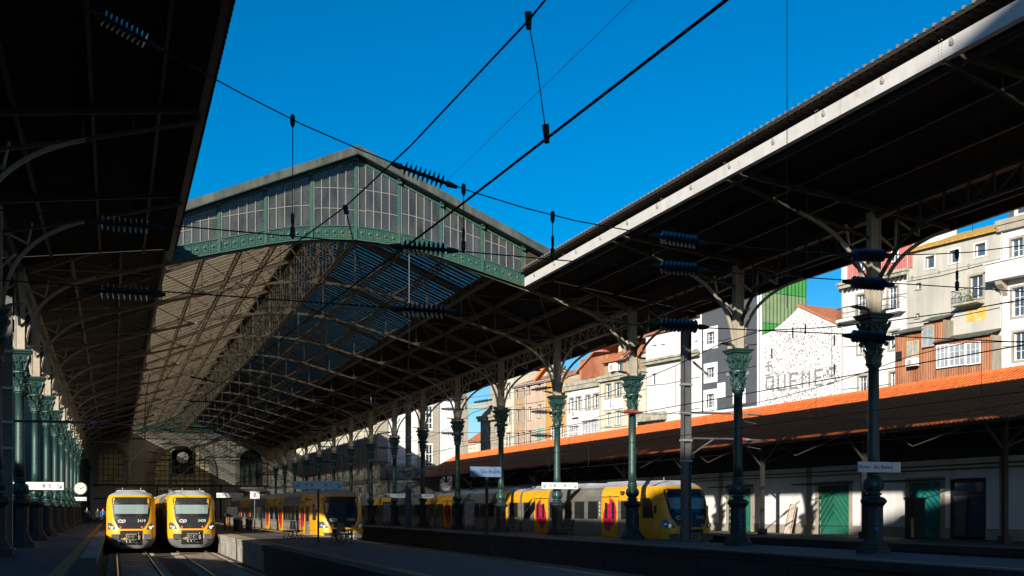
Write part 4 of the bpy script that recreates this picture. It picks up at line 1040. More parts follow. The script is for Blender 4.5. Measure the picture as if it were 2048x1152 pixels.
# B: grey rendered house with rusty sheet extension
H, wd, zt = house('grey_house', 'stained grey rendered house with mossy roof and rusty sheet-metal extension', 1813, 2000, 484, 'plaster_grey',
    [(1851, 1869, 512, 536, 1, 1, dict(surround='plaster_clean', sw=.12)), (1899, 1918, 500, 525, 1, 1, dict(surround='plaster_clean', sw=.12)), (1950, 1971, 487, 512, 1, 1, dict(surround='plaster_clean', sw=.12)),
     (1939, 1966, 551, 596, 2, 2, SUR), (1832, 1842, 566, 578, 1, 1), (1831, 1839, 627, 636, 1, 1)], um=1906, depth=8)
gable_roof(H, wd, zt, 8, 1.5, 'tile_moss')
x0, zb = hx(H, 1917, 617); x1, _ = hx(H, 1970, 610); _, zr = hx(H, 1943, 585)
b = MB(); b.prism([(0, 0), (-.9, .05), (-.9, .2), (0, .2)], lambda a, z: (x0, a, zb + z), lambda a, z: (x1, a, zb + z)); b.build('balcony', 'mossy_stone', H)
railing(H, x0, x1, zb + .2, 1.0, .85)
pl = MB()
for k in range(26): px, pz = random.uniform(x0 + .6, x1 - .6), zb + .25 + random.uniform(0, .6); pl.bar((px, -.6, pz), (px + random.uniform(-.15, .15), -.7, pz + .22), .07, .01)
M('leaf', (.07, .12, .03), .7); pl.build('pot_plants', 'leaf', H)
r = wrect(1933, 1973, 617, 642); MB().box(r[0] - H['x0'], r[1] - H['x0'], -.01, .005, r[2], r[3]).build('plaster_patch', 'ochre_patch', H)
MB().box(-.02, wd, -.04, 0, hx(H, 1900, 540)[1], hx(H, 1900, 540)[1] + .09).build('string_course', 'frame_grey', H)
for u, v in ((1825, 555), (1879, 544), (1938, 531)):
    x, z = hx(H, u, v); MB().disc((x, -.02, z), .14, (0, 1, 0), .05, 12).build('vent', 'granite_dark', H)
ext = [(1808, 1866, 668, 800), (1866, 1907, 645, 790), (1893, 2003, 680, 790)]
for k, (a, c, v0, v1) in enumerate(ext):
    r = wrect(a, c, v0, v1); x0, x1 = r[0] - H['x0'], r[1] - H['x0']
    MB().box(x0, x1, -.9 - .05 * k, 0.01, 2, r[3]).build('extension_core', 'granite_dark', H)
    corr_panel(H, x0, x1, 2, r[3], -1.0 - .05 * k, 'rust_sheet', 'rusty_sheet')
    b = MB(); b.prism([(-1.4, 0), (0, .5), (0, .58), (-1.4, .08)], lambda p, z: (x0 - .1, p, r[3] + z), lambda p, z: (x1 + .1, p, r[3] + z)); b.build('lean_to_roof', 'zinc', H)
for (a, c, v0, v1, nx, ny, fr) in ((1866, 1890, 655, 696, 2, 2, 'frame_grey'), (1836, 1860, 684, 724, 2, 3, 'ochre_patch'), (1895, 1920, 692, 738, 3, 3, 'frame_white'), (1921, 1953, 690, 734, 3, 3, 'frame_white'), (1954, 1984, 687, 731, 3, 3, 'frame_white')):
    r = wrect(a, c, v0, v1); window(H, (r[0] - H['x0'], r[1] - H['x0'], r[2], r[3]), nx, ny, fr=fr, gl='glass_pale', y=-1.28, sill=False)
x, z = hx(H, 1839, 736); b = ac_unit(H, x, z, 1.0, .6); b.location.y = -1.2
r = wrect(1810, 1822, 705, 724); MB().box(r[0] - H['x0'], r[1] - H['x0'], -1.06, -1.03, r[2], r[3]).build('opening', 'train_black', H)

# C: white house with red cladding on top
H, wd, zt = house('white_red_house', 'white house topped by a red corrugated attic storey', 1683, 1815, 556, 'plaster_clean',
    [(1714, 1733, 589, 632, 3, 4, SUR), (1776, 1796, 573, 622, 3, 4, SUR), (1715, 1733, 669, 707, 3, 4, SUR), (1778, 1798, 662, 698, 3, 4, SUR), (1717, 1735, 752, 786, 3, 3, SUR), (1780, 1798, 744, 776, 3, 3, SUR)], um=1748)
ledge(H, wd, zt - .35, .5, .35, 'mossy_stone')
b = MB()
for x in np.arange(0, wd, .45): b.box(x, x + .2, -.3, 0, zt - .6, zt - .36)
b.build('dentils', 'iron_black', H)
zc = hx(H, 1748, 486)[1]; corr_panel(H, .7, wd + .5, zt + .15, zc, -.06, 'red_cladding'); MB().box(0, wd + .5, 0, 7, zt, zc + .02).build('attic', 'plaster_clean', H)
for a, c, v0, v1 in ((1719, 1732, 518, 542), (1786, 1800, 500, 524)):
    r = wrect(a, c, v0, v1); window(H, (r[0] - H['x0'], r[1] - H['x0'], r[2], r[3]), 2, 2, y=-.2, sill=False)
x0, zb = hx(H, 1688, 640); x1, _ = hx(H, 1816, 612); zb = hx(H, 1748, 630)[1]
MB().box(.1, wd - .1, -.75, 0, zb - .2, zb).build('balcony', 'plaster_white', H); railing(H, .15, wd - .15, zb, .95, .7)
chimney(H, wd + .3, 2, zc - 1, zc + 1.5, 1.5, 'plaster_white')

# D: low gabled wall with the block-letter tile mural
x0, _ = fac(1524, 700); x1, _ = fac(1682, 700); zs_, za, zr_ = fac(1524, 671)[1], fac(1598, 614)[1], fac(1679, 653)[1]
o2 = FO + FD * x0
H = thing('mural_house', 'white gabled wall covered in a black and white block-letter tile mural', 'house', (o2[0], o2[1], 0), FRZ, group='houses above the goods shed'); H['x0'] = x0; wd = x1 - x0
xa = hx(H, 1598, 640)[0]
prof = [(0, -1.3), (wd, -1.3), (wd, zr_), (xa, za)] + [(xa * (1 - q), za - (za - zs_) * (1 - (1 - q) ** 1.6)) for q in (.2, .4, .6, .8, 1.0)]
MB().prism(prof, lambda a, z: (a, 0, z), lambda a, z: (a, .5, z)).build('wall', 'mural_white', H)
b = MB(); b.prism([(xa, za + .02), (wd + .2, zr_ - .08), (wd + .2, zr_ + .12), (xa, za + .25)], lambda a, z: (a, -.12, z), lambda a, z: (a, 9, z)); b.build('roof', 'tile_house', H)
GL = {'+': ['.....', '..#..', '..#..', '#####', '..#..', '..#..', '.....'], '-': ['.....', '.....', '.....', '#####', '.....', '.....', '.....'],
      'Q': ['#####', '#...#', '#...#', '#...#', '#..##', '#####', '....#'], 'U': ['#...#', '#...#', '#...#', '#...#', '#...#', '#...#', '#####'],
      'E': ['#####', '#....', '#....', '####.', '#....', '#....', '#####'], 'M': ['#...#', '##.##', '#.#.#', '#...#', '#...#', '#...#', '#...#'],
      'S': ['.####', '#....', '#....', '.###.', '....#', '....#', '####.']}
cell = wd / 46
def glyph(ch, x, z, cs, mt='mural_grey'):
    b = MB()
    for r, row in enumerate(GL[ch]):
        for c, k in enumerate(row):
            if k == '#': b.box(x + c * cs, x + (c + .93) * cs, -.02, .0, z - (r + .93) * cs, z - r * cs)
    b.build('mural_letter', mt, H)
zrow = hx(H, 1590, 745)[1]
for k, ch in enumerate('QUEM'): glyph(ch, cell * (2.5 + k * 7.2), zrow, cell)
for k, ch in enumerate('ES'): glyph(ch, cell * (31.5 + k * 7), zrow, cell)
glyph('+', cell * 2, hx(H, 1535, 718)[1], cell * .9); glyph('-', cell * 2, hx(H, 1535, 739)[1], cell * .7)
mk = MB(); rr = random.Random(3)
for k in range(7000):
    x = rr.uniform(.2, wd - .2); t = rr.random() ** 1.5; z = 4.5 + t * (za - 5.2)
    lim = za - (abs(x - xa) / xa) ** .7 * (za - zs_) if x < xa else za - (x - xa) / (wd - xa) * (za - zr_)
    if z > lim - .4: continue
    w_, h_ = rr.choice(((.16, .05), (.05, .16), (.12, .12), (.22, .07), (.07, .05), (.3, .05), (.2, .2))); mk.box(x, x + w_ * .62, -.008, -.0005, z, z + h_ * .62)
mk.build('mural_marks', 'mural_grey', H)['kind'] = 'stuff'
for u, v in ((1585, 655), (1610, 648), (1543, 697), (1668, 670), (1668, 728)):
    x, z = hx(H, u, v); MB().box(x, x + .14, -.05, 0, z - .9, z).build('slit_window', 'train_black', H)

# F: dark slate-clad house; its flank towards the camera is clad in green sheet
cx_, _ = fac(1520, 700); cw_ = FO + FD * cx_; dd_ = ray(1613, 556)
dep_ = float(np.linalg.solve(np.array([[dd_[0], -FN[0]], [dd_[1], -FN[1]]]), cw_)[1]); tt_ = float(np.linalg.solve(np.array([[dd_[0], -FN[0]], [dd_[1], -FN[1]]]), cw_)[0]); ztF = EYE + dd_[2] * tt_
vF = VPY - (ztF - EYE) * FPX / float((FO + FD * fac(1461, 700)[0]) @ np.array([sin(YAW), cos(YAW)]))
H, wd, zt = house('slate_house', 'tall dark grey slate-clad house with white framed windows and green corrugated flank', 1402, 1520, vF, 'slate_wall',
    [(1414, 1429, 664, 688, 2, 3, dict(surround='frame_white', sw=.5, sill=False)), (1414, 1429, 735, 756, 3, 2, dict(surround='frame_white', sw=.45, sill=False)), (1413.5, 1428, 788, 815, 2, 4, dict(surround='frame_white', sw=.45, sill=False)), (1442, 1444, 776, 786, 1, 1, dict(surround='frame_white', sw=.5, sill=False)),
     (1471, 1486, 786, 800, 1, 1, dict(surround='frame_white', sw=.35, sill=False))], um=1461, depth=dep_)
for u in (1404, 1518): x, _ = hx(H, u, 700); MB().tube([(x, -.12, 3), (x, -.12, zt)], .09, 8).build('downpipe', 'frame_white', H)
zb = hx(H, 1460, 818)[1]; MB().box(.02, wd - .02, -.05, 0, -1.2, zb).build('base_course', 'plaster_clean', H)

def flank(z0, z1, mt):
    n = int(dep_ / .45 * 4); b = MB(); b.grid([[(wd + .05 + .035 * sin(2 * pi * y / .45), y, z) for y in np.linspace(.1, dep_, n)] for z in (z0, z1)]); b.box(wd + .002, wd + .012, .1, dep_, z0, z1); b.build('green_cladding', mt, H)
flank(-1.2, ztF * .80, 'green_cladding'); flank(ztF * .80 + .06, ztF * .92, 'greygreen_cladding'); flank(ztF * .92 + .06, ztF, 'green_cladding')
MB().box(-.1, wd + .25, -.1, dep_ + .2, zt, zt + .25).build('roof', 'tile_house', H)
b = MB(); b.box(wd + .02, wd + .16, -.06, .12, -1.2, zt); b.build('corner_trim', 'frame_white', H)

# G: white house with attic windows
H, wd, zt = house('white_attic_house', 'plain white house with two attic windows and a mossy cornice', 1292, 1401, 718, 'plaster_clean',
    [(1303, 1312.5, 747, 769, 2, 1, {}), (1361, 1366, 732, 758, 1, 2), (1362, 1367, 790, 818, 1, 3), (1288, 1330, 796, 824, 4, 2, dict(gl='glass_pale'))], um=1346)
ledge(H, wd, zt - .2, .5, .5, 'mossy_stone')
zt2 = hx(H, 1346, 660)[1]; a1, c1 = hx(H, 1303, 704), hx(H, 1320, 703)
rs = [wrect(*q) for q in ((1303, 1313, 690, 719), (1320, 1330, 688, 715), (1388, 1396, 681, 698))]; rs = [(p[0] - H['x0'], p[1] - H['x0'], p[2], p[3]) for p in rs]
wall_cells(0, wd, zt + .3, zt2, rs, .2, lambda a, z, d: (a, d, z), MB()).box(0, wd, .22, 8, zt, zt2).build('attic_wall', 'plaster_white', H)
for r in rs: window(H, r, 2, 2, fr='frame_white', gl='glass_pale')
gable_roof(H, wd * .55, zt2, 8, 2.2, 'tile_old'); b = gable_roof(H, wd * .45, zt2 + .8, 8, 2.0, 'tile_house', x0=wd * .55)
MB().box(wd * .56, wd, .1, 8, zt2, zt2 + .8).build('parapet', 'plaster_white', H); chimney(H, wd * .5, .8, zt2, zt2 + 2.3, 1.1, 'plaster_cream')
b = MB(); r = wrect(1282, 1334, 826, 842); b.box(r[0] - H['x0'], r[1] - H['x0'], -.8, 0, r[2], r[3]); b.build('balcony', 'mossy_stone', H)

# H: tan house with sign
H, wd, zt = house('tan_house', 'tan house with an attic, cornice and a white sign board', 1199, 1292, 752, 'plaster_cream',
    [(1211, 1222, 768, 796, 2, 2, SUR), (1230, 1242, 765, 792, 2, 2, SUR), (1262, 1275, 760, 790, 2, 2, SUR), (1211, 1222, 825, 852, 2, 1, dict(gl='glass_pale')), (1230, 1242, 821, 849, 2, 1, dict(gl='glass_pale')), (1263, 1276, 815, 842, 2, 2, SUR)], um=1245)
ledge(H, wd, zt - .3, .6, .35, 'mossy_stone', 'balcony_cornice')
zt2 = hx(H, 1230, 722)[1]; rs = [wrect(*q) for q in ((1214, 1223, 730, 749), (1232, 1241, 725, 744))]; rs = [(p[0] - H['x0'], p[1] - H['x0'], p[2], p[3]) for p in rs]
wall_cells(.5, wd * .8, zt + .3, zt2, rs, .2, lambda a, z, d: (a, d + .3, z), MB()).box(.5, wd * .8, .52, 7, zt, zt2).build('attic_wall', 'plaster_tan', H)
for r in rs: window(H, r, 1, 1, y=.4)
gable_roof(H, wd * .8, zt2, 7, 1.8, 'tile_house', x0=.3); x, z = hx(H, 1219, 744); ac_unit(H, x, z, 1.3, .9).location.y = .25
r = wrect(1207, 1246, 798, 819); sg = MB().box(r[0] - H['x0'], r[1] - H['x0'], -.12, -.04, r[2], r[3]).build('sign_board', 'sign_white', H)
x = (r[0] + r[1]) / 2 - H['x0']; z = (r[2] + r[3]) / 2; b = MB()
b.tube([(x - .5, -.13, z - .4), (x - .2, -.13, z - .1), (x - .45, -.13, z + .2), (x - .1, -.13, z + .5)], [.03, .07, .06, .02], 6); b.tube([(x - .2, -.13, z - .3), (x + .3, -.13, z - .25)], .03, 5); b.build('sign_swoosh', 'sign_blue', sg)
chimney(H, -.6, 3, zt2 - 1, zt2 + 3.4, 1.4, 'plaster_cream')

# I: white house with rusty dormer
H, wd, zt = house('dormer_house', 'white house with stone cornice below a rusty sheet-metal dormer', 1132, 1199, 776, 'plaster_clean',
    [(1139, 1147, 797, 823, 2, 3, SUR), (1152.5, 1162, 794, 820, 2, 3, SUR), (1172, 1181, 791, 818, 2, 3, SUR), (1187, 1197, 788, 816, 2, 3, SUR), (1161, 1197, 840, 872, 6, 4, dict(gl='glass_pale')), (1135, 1157, 852, 876, 5, 4, dict(gl='glass_pale'))], um=1165)
ledge(H, wd, zt - .1, .9, .3, 'mossy_stone')
zd = hx(H, 1170, 712)[1]; corr_panel(H, .6, wd + .8, zt + 1, zd, 1.5, 'rust_sheet', 'dormer_front'); MB().box(.6, wd + .8, 1.56, 7, zt, zd).build('dormer', 'rust_sheet', H)
b = MB(); b.prism([(-.5, zd - 1.8), (wd * .55, zd + .4), (wd + 1.2, zd + 1.9), (wd + 1.2, zd + 2.15), (wd * .55, zd + .65), (-.5, zd - 1.55)], lambda a, z: (a, 1.2, z), lambda a, z: (a, 8, z)); b.build('roof', 'tile_house', H)
x, z = hx(H, 1172, 868); railing(H, .1, wd, fac(1165, 880)[1], 1.0, .5, 'frame_white', .3)
b = MB(); b.lathe([(1.0, zd + .5), (1.0, zd + 1.8), (.8, zd + 2.0)], 14, (wd * .6, 2.2)); b.build('water_tank', 'red_cladding', H); x, z = hx(H, 1147, 836); ac_unit(H, x, z, 1.2, .8)

# J: brown tenement in three colours
H, wd, zt = house('brown_tenement', 'brown and ochre tenement with three rows of small windows', 1028, 1132, 765, 'plaster_pink',
    [(u, u + w_, v, v + h_, 2, 3, dict(fr=fr)) for u, w_, v, h_, fr in ((1030, 7.5, 780, 17, 'frame_grey'), (1043.5, 7, 776, 17, 'frame_grey'), (1054, 7, 770, 17, 'frame_grey'), (1075, 7, 766, 13, 'frame_white'),
     (1032, 7, 819, 26, 'frame_grey'), (1044, 7, 815, 27, 'frame_grey'), (1056, 7, 814, 26, 'frame_white'), (1075, 8, 809, 26, 'frame_white'), (1032, 7, 866, 26, 'frame_grey'), (1044, 7, 864, 26, 'frame_grey'), (1056, 7, 862, 26, 'frame_grey'),
     (1100, 8, 806, 26, 'frame_white'), (1118, 8, 800, 26, 'frame_white'), (1100, 9, 852, 28, 'frame_white'), (1119, 9, 848, 28, 'frame_white'))], um=1080)
r = wrect(1028, 1051, 765, 900)
for a, c, mt in ((1028, 1053, 'plaster_tan'), (1092, 1132, 'plaster_ochre')):
    r = wrect(a, c, 800, 805); x0, x1 = r[0] - H['x0'], r[1] - H['x0']
    hs = [tuple(q - H['x0'] if i < 2 else q for i, q in enumerate(wrect(*w))) for w in ((1030, 1037.5, 780, 797), (1043.5, 1050.5, 776, 793), (1032, 1039, 819, 845), (1044, 1051, 815, 842), (1032, 1039, 866, 892), (1044, 1051, 864, 890), (1100, 1108, 806, 832), (1118, 1126, 800, 826), (1100, 1109, 852, 880), (1119, 1128, 848, 876))]
    wall_cells(x0, x1, -1.2, zt - .05, [h for h in hs if x0 < h[0] and h[1] < x1], .05, lambda p, z, d: (p, d - .04, z), MB()).build('render_bay', mt, H)
r = wrect(1074, 1085, 856, 888); M('mint', (.10, .38, .26), .6); window(H, (r[0] - H['x0'], r[1] - H['x0'], r[2], r[3]), 1, 2, fr='mint', gl='glass_pale', t=.2, y=-.06)
gable_roof(H, wd, zt, 9, 1.5, 'tile_old'); ledge(H, wd, zt - .1, .25, .3, 'frame_grey')
x, _ = hx(H, 1095, 740); b = MB(); b.prism([(x - 3, zt + .2), (x, zt + 1.9), (x, zt + 2.2), (x - 3.4, zt + .3)], lambda a, z: (a, -.1, z), lambda a, z: (a, .5, z)); b.build('roof_edge', 'tile_orange', H)
for u in (1052.5, 1092): x, _ = hx(H, u, 800); MB().tube([(x, -.12, 3), (x, -.12, zt)], .08, 6).build('downpipe', 'frame_grey', H)

# K, L: pale houses at the far end
H, wd, zt = house('pale_house', 'narrow pale house left of the brown tenement', 1003, 1028, 742, 'plaster_cream',
    [(1014, 1021, 766, 795, 2, 3, SUR), (1014, 1021, 818, 846, 2, 3, SUR), (1014, 1021, 866, 894, 2, 3, SUR)], um=1015); ledge(H, wd, zt - .3, .6, .4, 'granite'); gable_roof(H, wd, zt + .3, 8, 1.5, 'tile_old')
H, wd, zt = house('ornate_house', 'ornate grey stone house with stepped gable at the far end of the row', 962, 1003, 838, 'granite',
    [(968, 972, 858, 874, 1, 2, SUR), (978, 982, 854, 870, 1, 2, SUR), (989, 994, 850, 868, 1, 2, SUR), (968, 972, 884, 902, 1, 2, SUR), (978, 982, 882, 900, 1, 2, SUR)], um=982)
ledge(H, wd, zt - .2, .7, .5, 'granite')
for k, (f0, f1, h_) in enumerate(((.0, 1., 1.2), (.2, .95, 2.6), (.4, .92, 4.6), (.55, .9, 7.2))): MB().box(wd * f0, wd * f1, .1 + .05 * k, 5, zt + (0 if k == 0 else .4), zt + h_).build('gable_step', 'granite', H)
# far roofs and a crane
for k, (u0, u1, v, mt, lab) in enumerate(((934, 962, 884, 'tile_house', 'far house with red roof beside the ornate stone house'), (932, 950, 905, 'tile_old', 'low far house with old roof beside the station wing'))):
    H, wd, zt = house('far_house', lab, u0, u1, v, 'plaster_cream', [(u0 + 6, u0 + 9, v + 6, v + 12, 1, 2), (u0 + 13, u0 + 16, v + 5, v + 11, 1, 2)], dep=14. + 20 * k, um=(u0 + u1) / 2); gable_roof(H, wd, zt, 8, 2.6, mt)
cr = thing('tower_crane', 'yellow tower crane in the distance', 'crane', (116.5, 360, 0))
cr_m = MB()
for z in range(0, 36, 2):
    for sx in (-.35, .35): cr_m.bar((sx, -.35, z), (-sx, -.35, z + 2), .08)
for sx in (-.35, .35):
    for sy in (-.35, .35): cr_m.bar((sx, sy, 0), (sx, sy, 36), .14)
cr_m.build('mast', 'frame_grey', cr)
j = MB(); j.bar((-2.6, 20, 36.2), (2.2, -14, 36.2), .3); j.bar((-2.6, 20, 37.1), (2.2, -14, 37.1), .2)
for k in range(12): j.bar((-2.6 + .4 * k, 20 - 2.83 * k, 36.2), (-2.4 + .4 * k, 18.6 - 2.83 * k, 37.1), .14)
j.build('jib', 'crane_yellow', cr); MB().box(-3.0, -2.2, 17, 20, 35.2, 36.2).build('counterweight', 'granite_dark', cr)

# ------------------------------------------------------------------ station wing on the right and the concourse wall at the far end
wg = thing('station_wing', 'pale granite and white station wing right of the far columns', 'building')
WY, WX0, WX1, WZ = 136.0, 30.5, 41.8, 17.5
side_w = [(y, y + 1.5, 6.2, 10.2) for y in np.arange(141, 192, 4.6)] + [(y, y + 1.5, 1.2, 4.0) for y in np.arange(141, 192, 4.6)]
wall_cells(WY, YF + 8, -1.2, 13.0, side_w, .3, lambda a, z, d: (WX0 + d, a, z), MB()).box(WX0 + .4, WX1, WY + .5, YF + 8, -1.2, 13).build('wall', 'far_wall', wg)
for a, c, p, q in side_w:
    o = MB(); 
    for y0 in (a, (a + c) / 2 - .04, c - .08): o.box(WX0 + .15, WX0 + .22, y0, y0 + .08, p, q)
    for z0 in np.linspace(p, q - .08, 4): o.box(WX0 + .16, WX0 + .21, a + .08, c - .08, z0, z0 + .06)
    o = o.build('window', 'frame_white', wg); MB().box(WX0 + .18, WX0 + .19, a + .05, c - .05, p + .05, q - .05).build('pane', 'glass_window', o)
    s = MB(); s.box(WX0 - .08, WX0, a - .25, a, p - .2, q + .3); s.box(WX0 - .08, WX0, c, c + .25, p - .2, q + .3); s.box(WX0 - .12, WX0, a - .3, c + .3, q + .3, q + .55); s.build('surround', 'granite', o)
for k, y in enumerate(np.arange(139.3, 195, 4.6)): MB().box(WX0 - .12, WX0 - .002, y - .3, y + .3, -1.2, 12.2).build('pilaster', 'granite', wg)
MB().box(WX0 - .3, WX0, WY, YF + 8, 12.2, 13.1).build('cornice', 'granite', wg); MB().box(WX0 - .18, WX0 - .003, WY, YF + 8, 4.9, 5.4).build('string_course', 'granite', wg)
# end wall towards the camera
ew = [(36.0, 37.3, 11.6, 14.4), (36.0, 37.3, 5.2, 9.6)]
wall_cells(WX0, WX1, -1.2, WZ, ew, .3, lambda a, z, d: (a, WY + d, z), MB()).build('end_wall', 'plaster_clean', wg)
for a, c, p, q in ew:
    o = MB()
    for x0 in (a, a + (c - a) * .33, a + (c - a) * .66, c - .07): o.box(x0, x0 + .07, WY + .12, WY + .2, p, q)
    for z0 in np.linspace(p, q - .07, 5): o.box(a, c, WY + .13, WY + .19, z0, z0 + .07)
    o = o.build('window', 'frame_white', wg); MB().box(a, c, WY + .16, WY + .17, p, q).build('pane', 'glass_dark', o)
for x0, x1 in ((WX0 - .2, WX0 + 1.1), (35.4, 35.98), (37.32, 38.1), (40.6, WX1 + .1)): MB().box(x0, x1, WY - .15, WY - .002, -1.2, WZ - .6).build('pilaster', 'granite', wg)
MB().box(WX0 - .3, WX1 + .3, WY - .35, WY, WZ - .6, WZ + .2).build('cornice', 'granite', wg); MB().box(35.98, 37.32, WY - .1, WY - .003, 9.9, 11.4).build('spandrel', 'granite', wg)
vol = MB(); vol.tube([(41.1 + .45 * (1 - q * .8) * cos(q * 12), WY - .2, 16.0 + .45 * (1 - q * .8) * sin(q * 12)) for q in np.linspace(0, 1, 24)], .07, 5); vol.build('scroll', 'granite', wg)
# curved annex roof in front of the end wall
an = thing('annex_building', 'low annex with slate roof below the white end wall', 'building', (33.4, 131.5, 0))
b = MB(); b.box(-2.6, 3.6, 0, 4.2, -1.2, 5.2); b.build('wall', 'granite_dark', an)
b = MB(); b.prism([(-.3, 0), (.4, 1.0), (1.6, 1.7), (4.2, 1.9), (4.2, 0)], lambda a, z: (-2.8, a, 5.2 + z), lambda a, z: (3.8, a, 5.2 + z)); b.build('roof', 'slate_wall', an)
w_ = MB(); w_.box(-.5, .5, -.1, 1.0, 5.5, 6.5); w_.tube([(0, -.12, 6.5), (0, 1.5, 6.5)], .5, 12); w_.build('dormer', 'granite_dark', an)

cw = thing('concourse_wall', 'pale end wall of the station with a clock in its great arched window', 'building')
MB().box(-9, WX0, YF, YF + 10, -1.2, 14.2).build('wall', 'far_wall', cw)
MB().box(-9, WX0, YF - .25, YF - .003, 13.3, 14.3).build('cornice', 'granite', cw)
MB().prism([(-13.5, 14.2), (14.2, 14.2), (0, 18.8)], lambda a, z: (XC + a, YF + .3, z), lambda a, z: (XC + a, YF + .6, z)).build('gable_infill', 'gable_green', cw)
MB().prism([(-12, 14.3), (12, 14.3), (0, 19.8)], lambda a, z: (XC + a, YF + 2, z), lambda a, z: (XC + a, YF + 10, z)).build('roof', 'tile_orange', cw)
def arch(cx, r_in, r_out, z0, zs2, glass, nb, nz, name='arched_window'):
    A = np.linspace(0, pi, 17)
    ring = MB(); pts_o = [(cx + r_out * cos(t), zs2 + r_out * sin(t)) for t in A]; pts_i = [(cx + r_in * cos(t), zs2 + r_in * sin(t)) for t in A]
    for k in range(16):                          # voussoirs
        P = [pts_i[k], pts_o[k], pts_o[k + 1], pts_i[k + 1]]; s = .97
        ring.prism([(x, z) for x, z in P], lambda a, z: (a, YF - .35, z), lambda a, z: (a, YF - .003, z))
    ring.box(cx - r_out, cx - r_in, YF - .35, YF - .003, z0, zs2); ring.box(cx + r_in, cx + r_out, YF - .35, YF - .003, z0, zs2)
    w = MB(); poly = [(cx - r_in, z0)] + [(cx + r_in, z0)] + pts_i
    w.prism([(cx + r_in, z0)] + pts_i + [(cx - r_in, z0)], lambda a, z: (a, YF - .06, z), lambda a, z: (a, YF - .004, z))
    o = w.build(name, glass, cw)
    ring.build('arch_surround', 'granite', o)
    bars = MB()
    for k in range(1, nb):
        x = cx - r_in + 2 * r_in * k / nb; zt_ = zs2 + sqrt(max(0, r_in ** 2 - (x - cx) ** 2)); bars.box(x - .04, x + .04, YF - .12, YF - .061, z0, zt_)
    for z in np.arange(z0 + nz, zs2 + r_in, nz):
        hh = r_in if z < zs2 else sqrt(max(0.01, r_in ** 2 - (z - zs2) ** 2)); bars.box(cx - hh, cx + hh, YF - .13, YF - .062, z - .04, z + .04)
    bars.build('glazing_bars', 'iron_black', o)
    return o
arch(XC, 4.35, 5.5, -.5, 7.8, 'amber_glass', 11, .85)
arch(XC + 11.2, 1.9, 2.6, 5.4, 9.75, 'glass_dark', 5, .9); arch(XC - 11.2, 1.9, 2.6, 5.4, 9.75, 'amber_glass', 5, .9)
MB().box(XC + 8.9, XC + 13.5, YF - .9, YF - .004, 4.6, 5.1).build('balcony', 'granite', cw)
ck = MB(); ck.box(XC - 1.75, XC + 1.75, YF - .55, YF - .15, 7.6, 11.4); ck.tube([(XC, YF - .55, 10.6), (XC, YF - .15, 10.6)], 1.6, 20); ck = ck.build('clock_case', 'iron_black', cw)
def clock_face(parent, c, r, ax, hands=(10.2, 12)):
    """face disc with ticks and hands; ax = outward normal (unit, horizontal)"""
    c = Vector(c); ax = Vector(ax); sd = Vector((0, 0, 1)).cross(ax)
    f = MB().disc(c, r, ax, .04, 28).build('clock_face', 'clock_face', parent); m = MB()
    for k in range(12):
        t = k * pi / 6; d = sd * sin(t) + Vector((0, 0, cos(t))); m.bar(c + d * r * .72 + ax * .028, c + d * r * .92 + ax * .028, r * .07, .012, up=ax)
    for t, l_ in ((2 * pi * 10.2 / 12, .5), (2 * pi * 2.2 / 12, .72)):
        d = sd * sin(t) + Vector((0, 0, cos(t))); m.bar(c + ax * .034 - d * r * .1, c + d * r * l_ + ax * .034, r * .08, .012, up=ax)
    m.build('numerals_and_hands', 'sign_black', f); return f
clock_face(ck, (XC, YF - .58, 10.2), .95, (0, -1, 0))
br = thing('service_gantry', 'thin iron gantry with handrails spanning the far end of the tracks', 'gantry', (0, 188, 0))
b = MB(); b.box(-3, 24, -.15, .15, 5.3, 5.55); b.box(-3, 24, -.1, .1, 3.2, 3.4); b.box(6.6, 15, -.05, .05, 6.2, 6.3)
for x in (6.6, 9.4, 12.2, 15): b.box(x - .06, x + .06, -.05, .05, 5.5, 6.3)
b.build('beam', 'iron_black', br); b = MB()
for x in (6.4, 16.2): b.box(x - .15, x + .15, -.15, .15, 0, 5.3)
b.build('post', 'iron_black', br)

# ------------------------------------------------------------------ buildings left of the station (rooflines shaped for the shade they throw on the near tracks)
def left_house(name, label, y0, y1, xa, xb, z0, z1, mat):
    """flank towards the station at x = xb; roofline runs from z0 (at y0) to z1 (at y1)"""
    h = thing(name, label, 'building', (0, 0, 0), group='buildings left of the station')
    MB().prism([(y0, -1.2), (y1, -1.2), (y1, z1), (y0, z0)], lambda a, z: (xa, a, z), lambda a, z: (xb, a, z)).build('wall', mat, h)
    q = MB(); q.prism([(y0 - .05, z0), (y1 + .05, z1), (y1 + .05, z1 + .15), (y0 - .05, z0 + .15)], lambda a, z: (xa - .2, a, z), lambda a, z: (xb + .2, a, z)); q.build('roof', 'tile_old', h)
    for z in np.arange(2, min(z0, z1) - 2.4, 3.4):
        for y in np.arange(y0 + 1.2, y1 - 1.4, 2.9):
            w = MB(); w.box(xb, xb + .06, y, y + 1.1, z, z + 1.8); o = w.build('window', 'frame_white', h); MB().box(xb + .06, xb + .07, y + .08, y + 1.02, z + .08, z + 1.72).build('pane', 'glass_window', o)
    return h
left_house('hillside_building', 'tall pale building on the hillside behind the left platform', -30, -3.0, -34, -20, 35.2, 29.0, 'plaster_cream')
left_house('hillside_building', 'steep-roofed annex of the tall hillside building', -2.95, 1.2, -34, -20, 28.9, 24.8, 'plaster_cream')
left_house('hillside_building', 'lower wing of the tall hillside building', 1.25, 16.5, -34, -20, 24.6, 23.0, 'plaster_cream')
left_house('street_house', 'cream house left of the station next to the tall hillside building', 16.6, 27, -30, -20, 16.6, 13.4, 'plaster_tan')
left_house('street_house', 'low long house left of the station further along', 27.1, 46, -30, -20, 13.0, 10.2, 'plaster_pink')
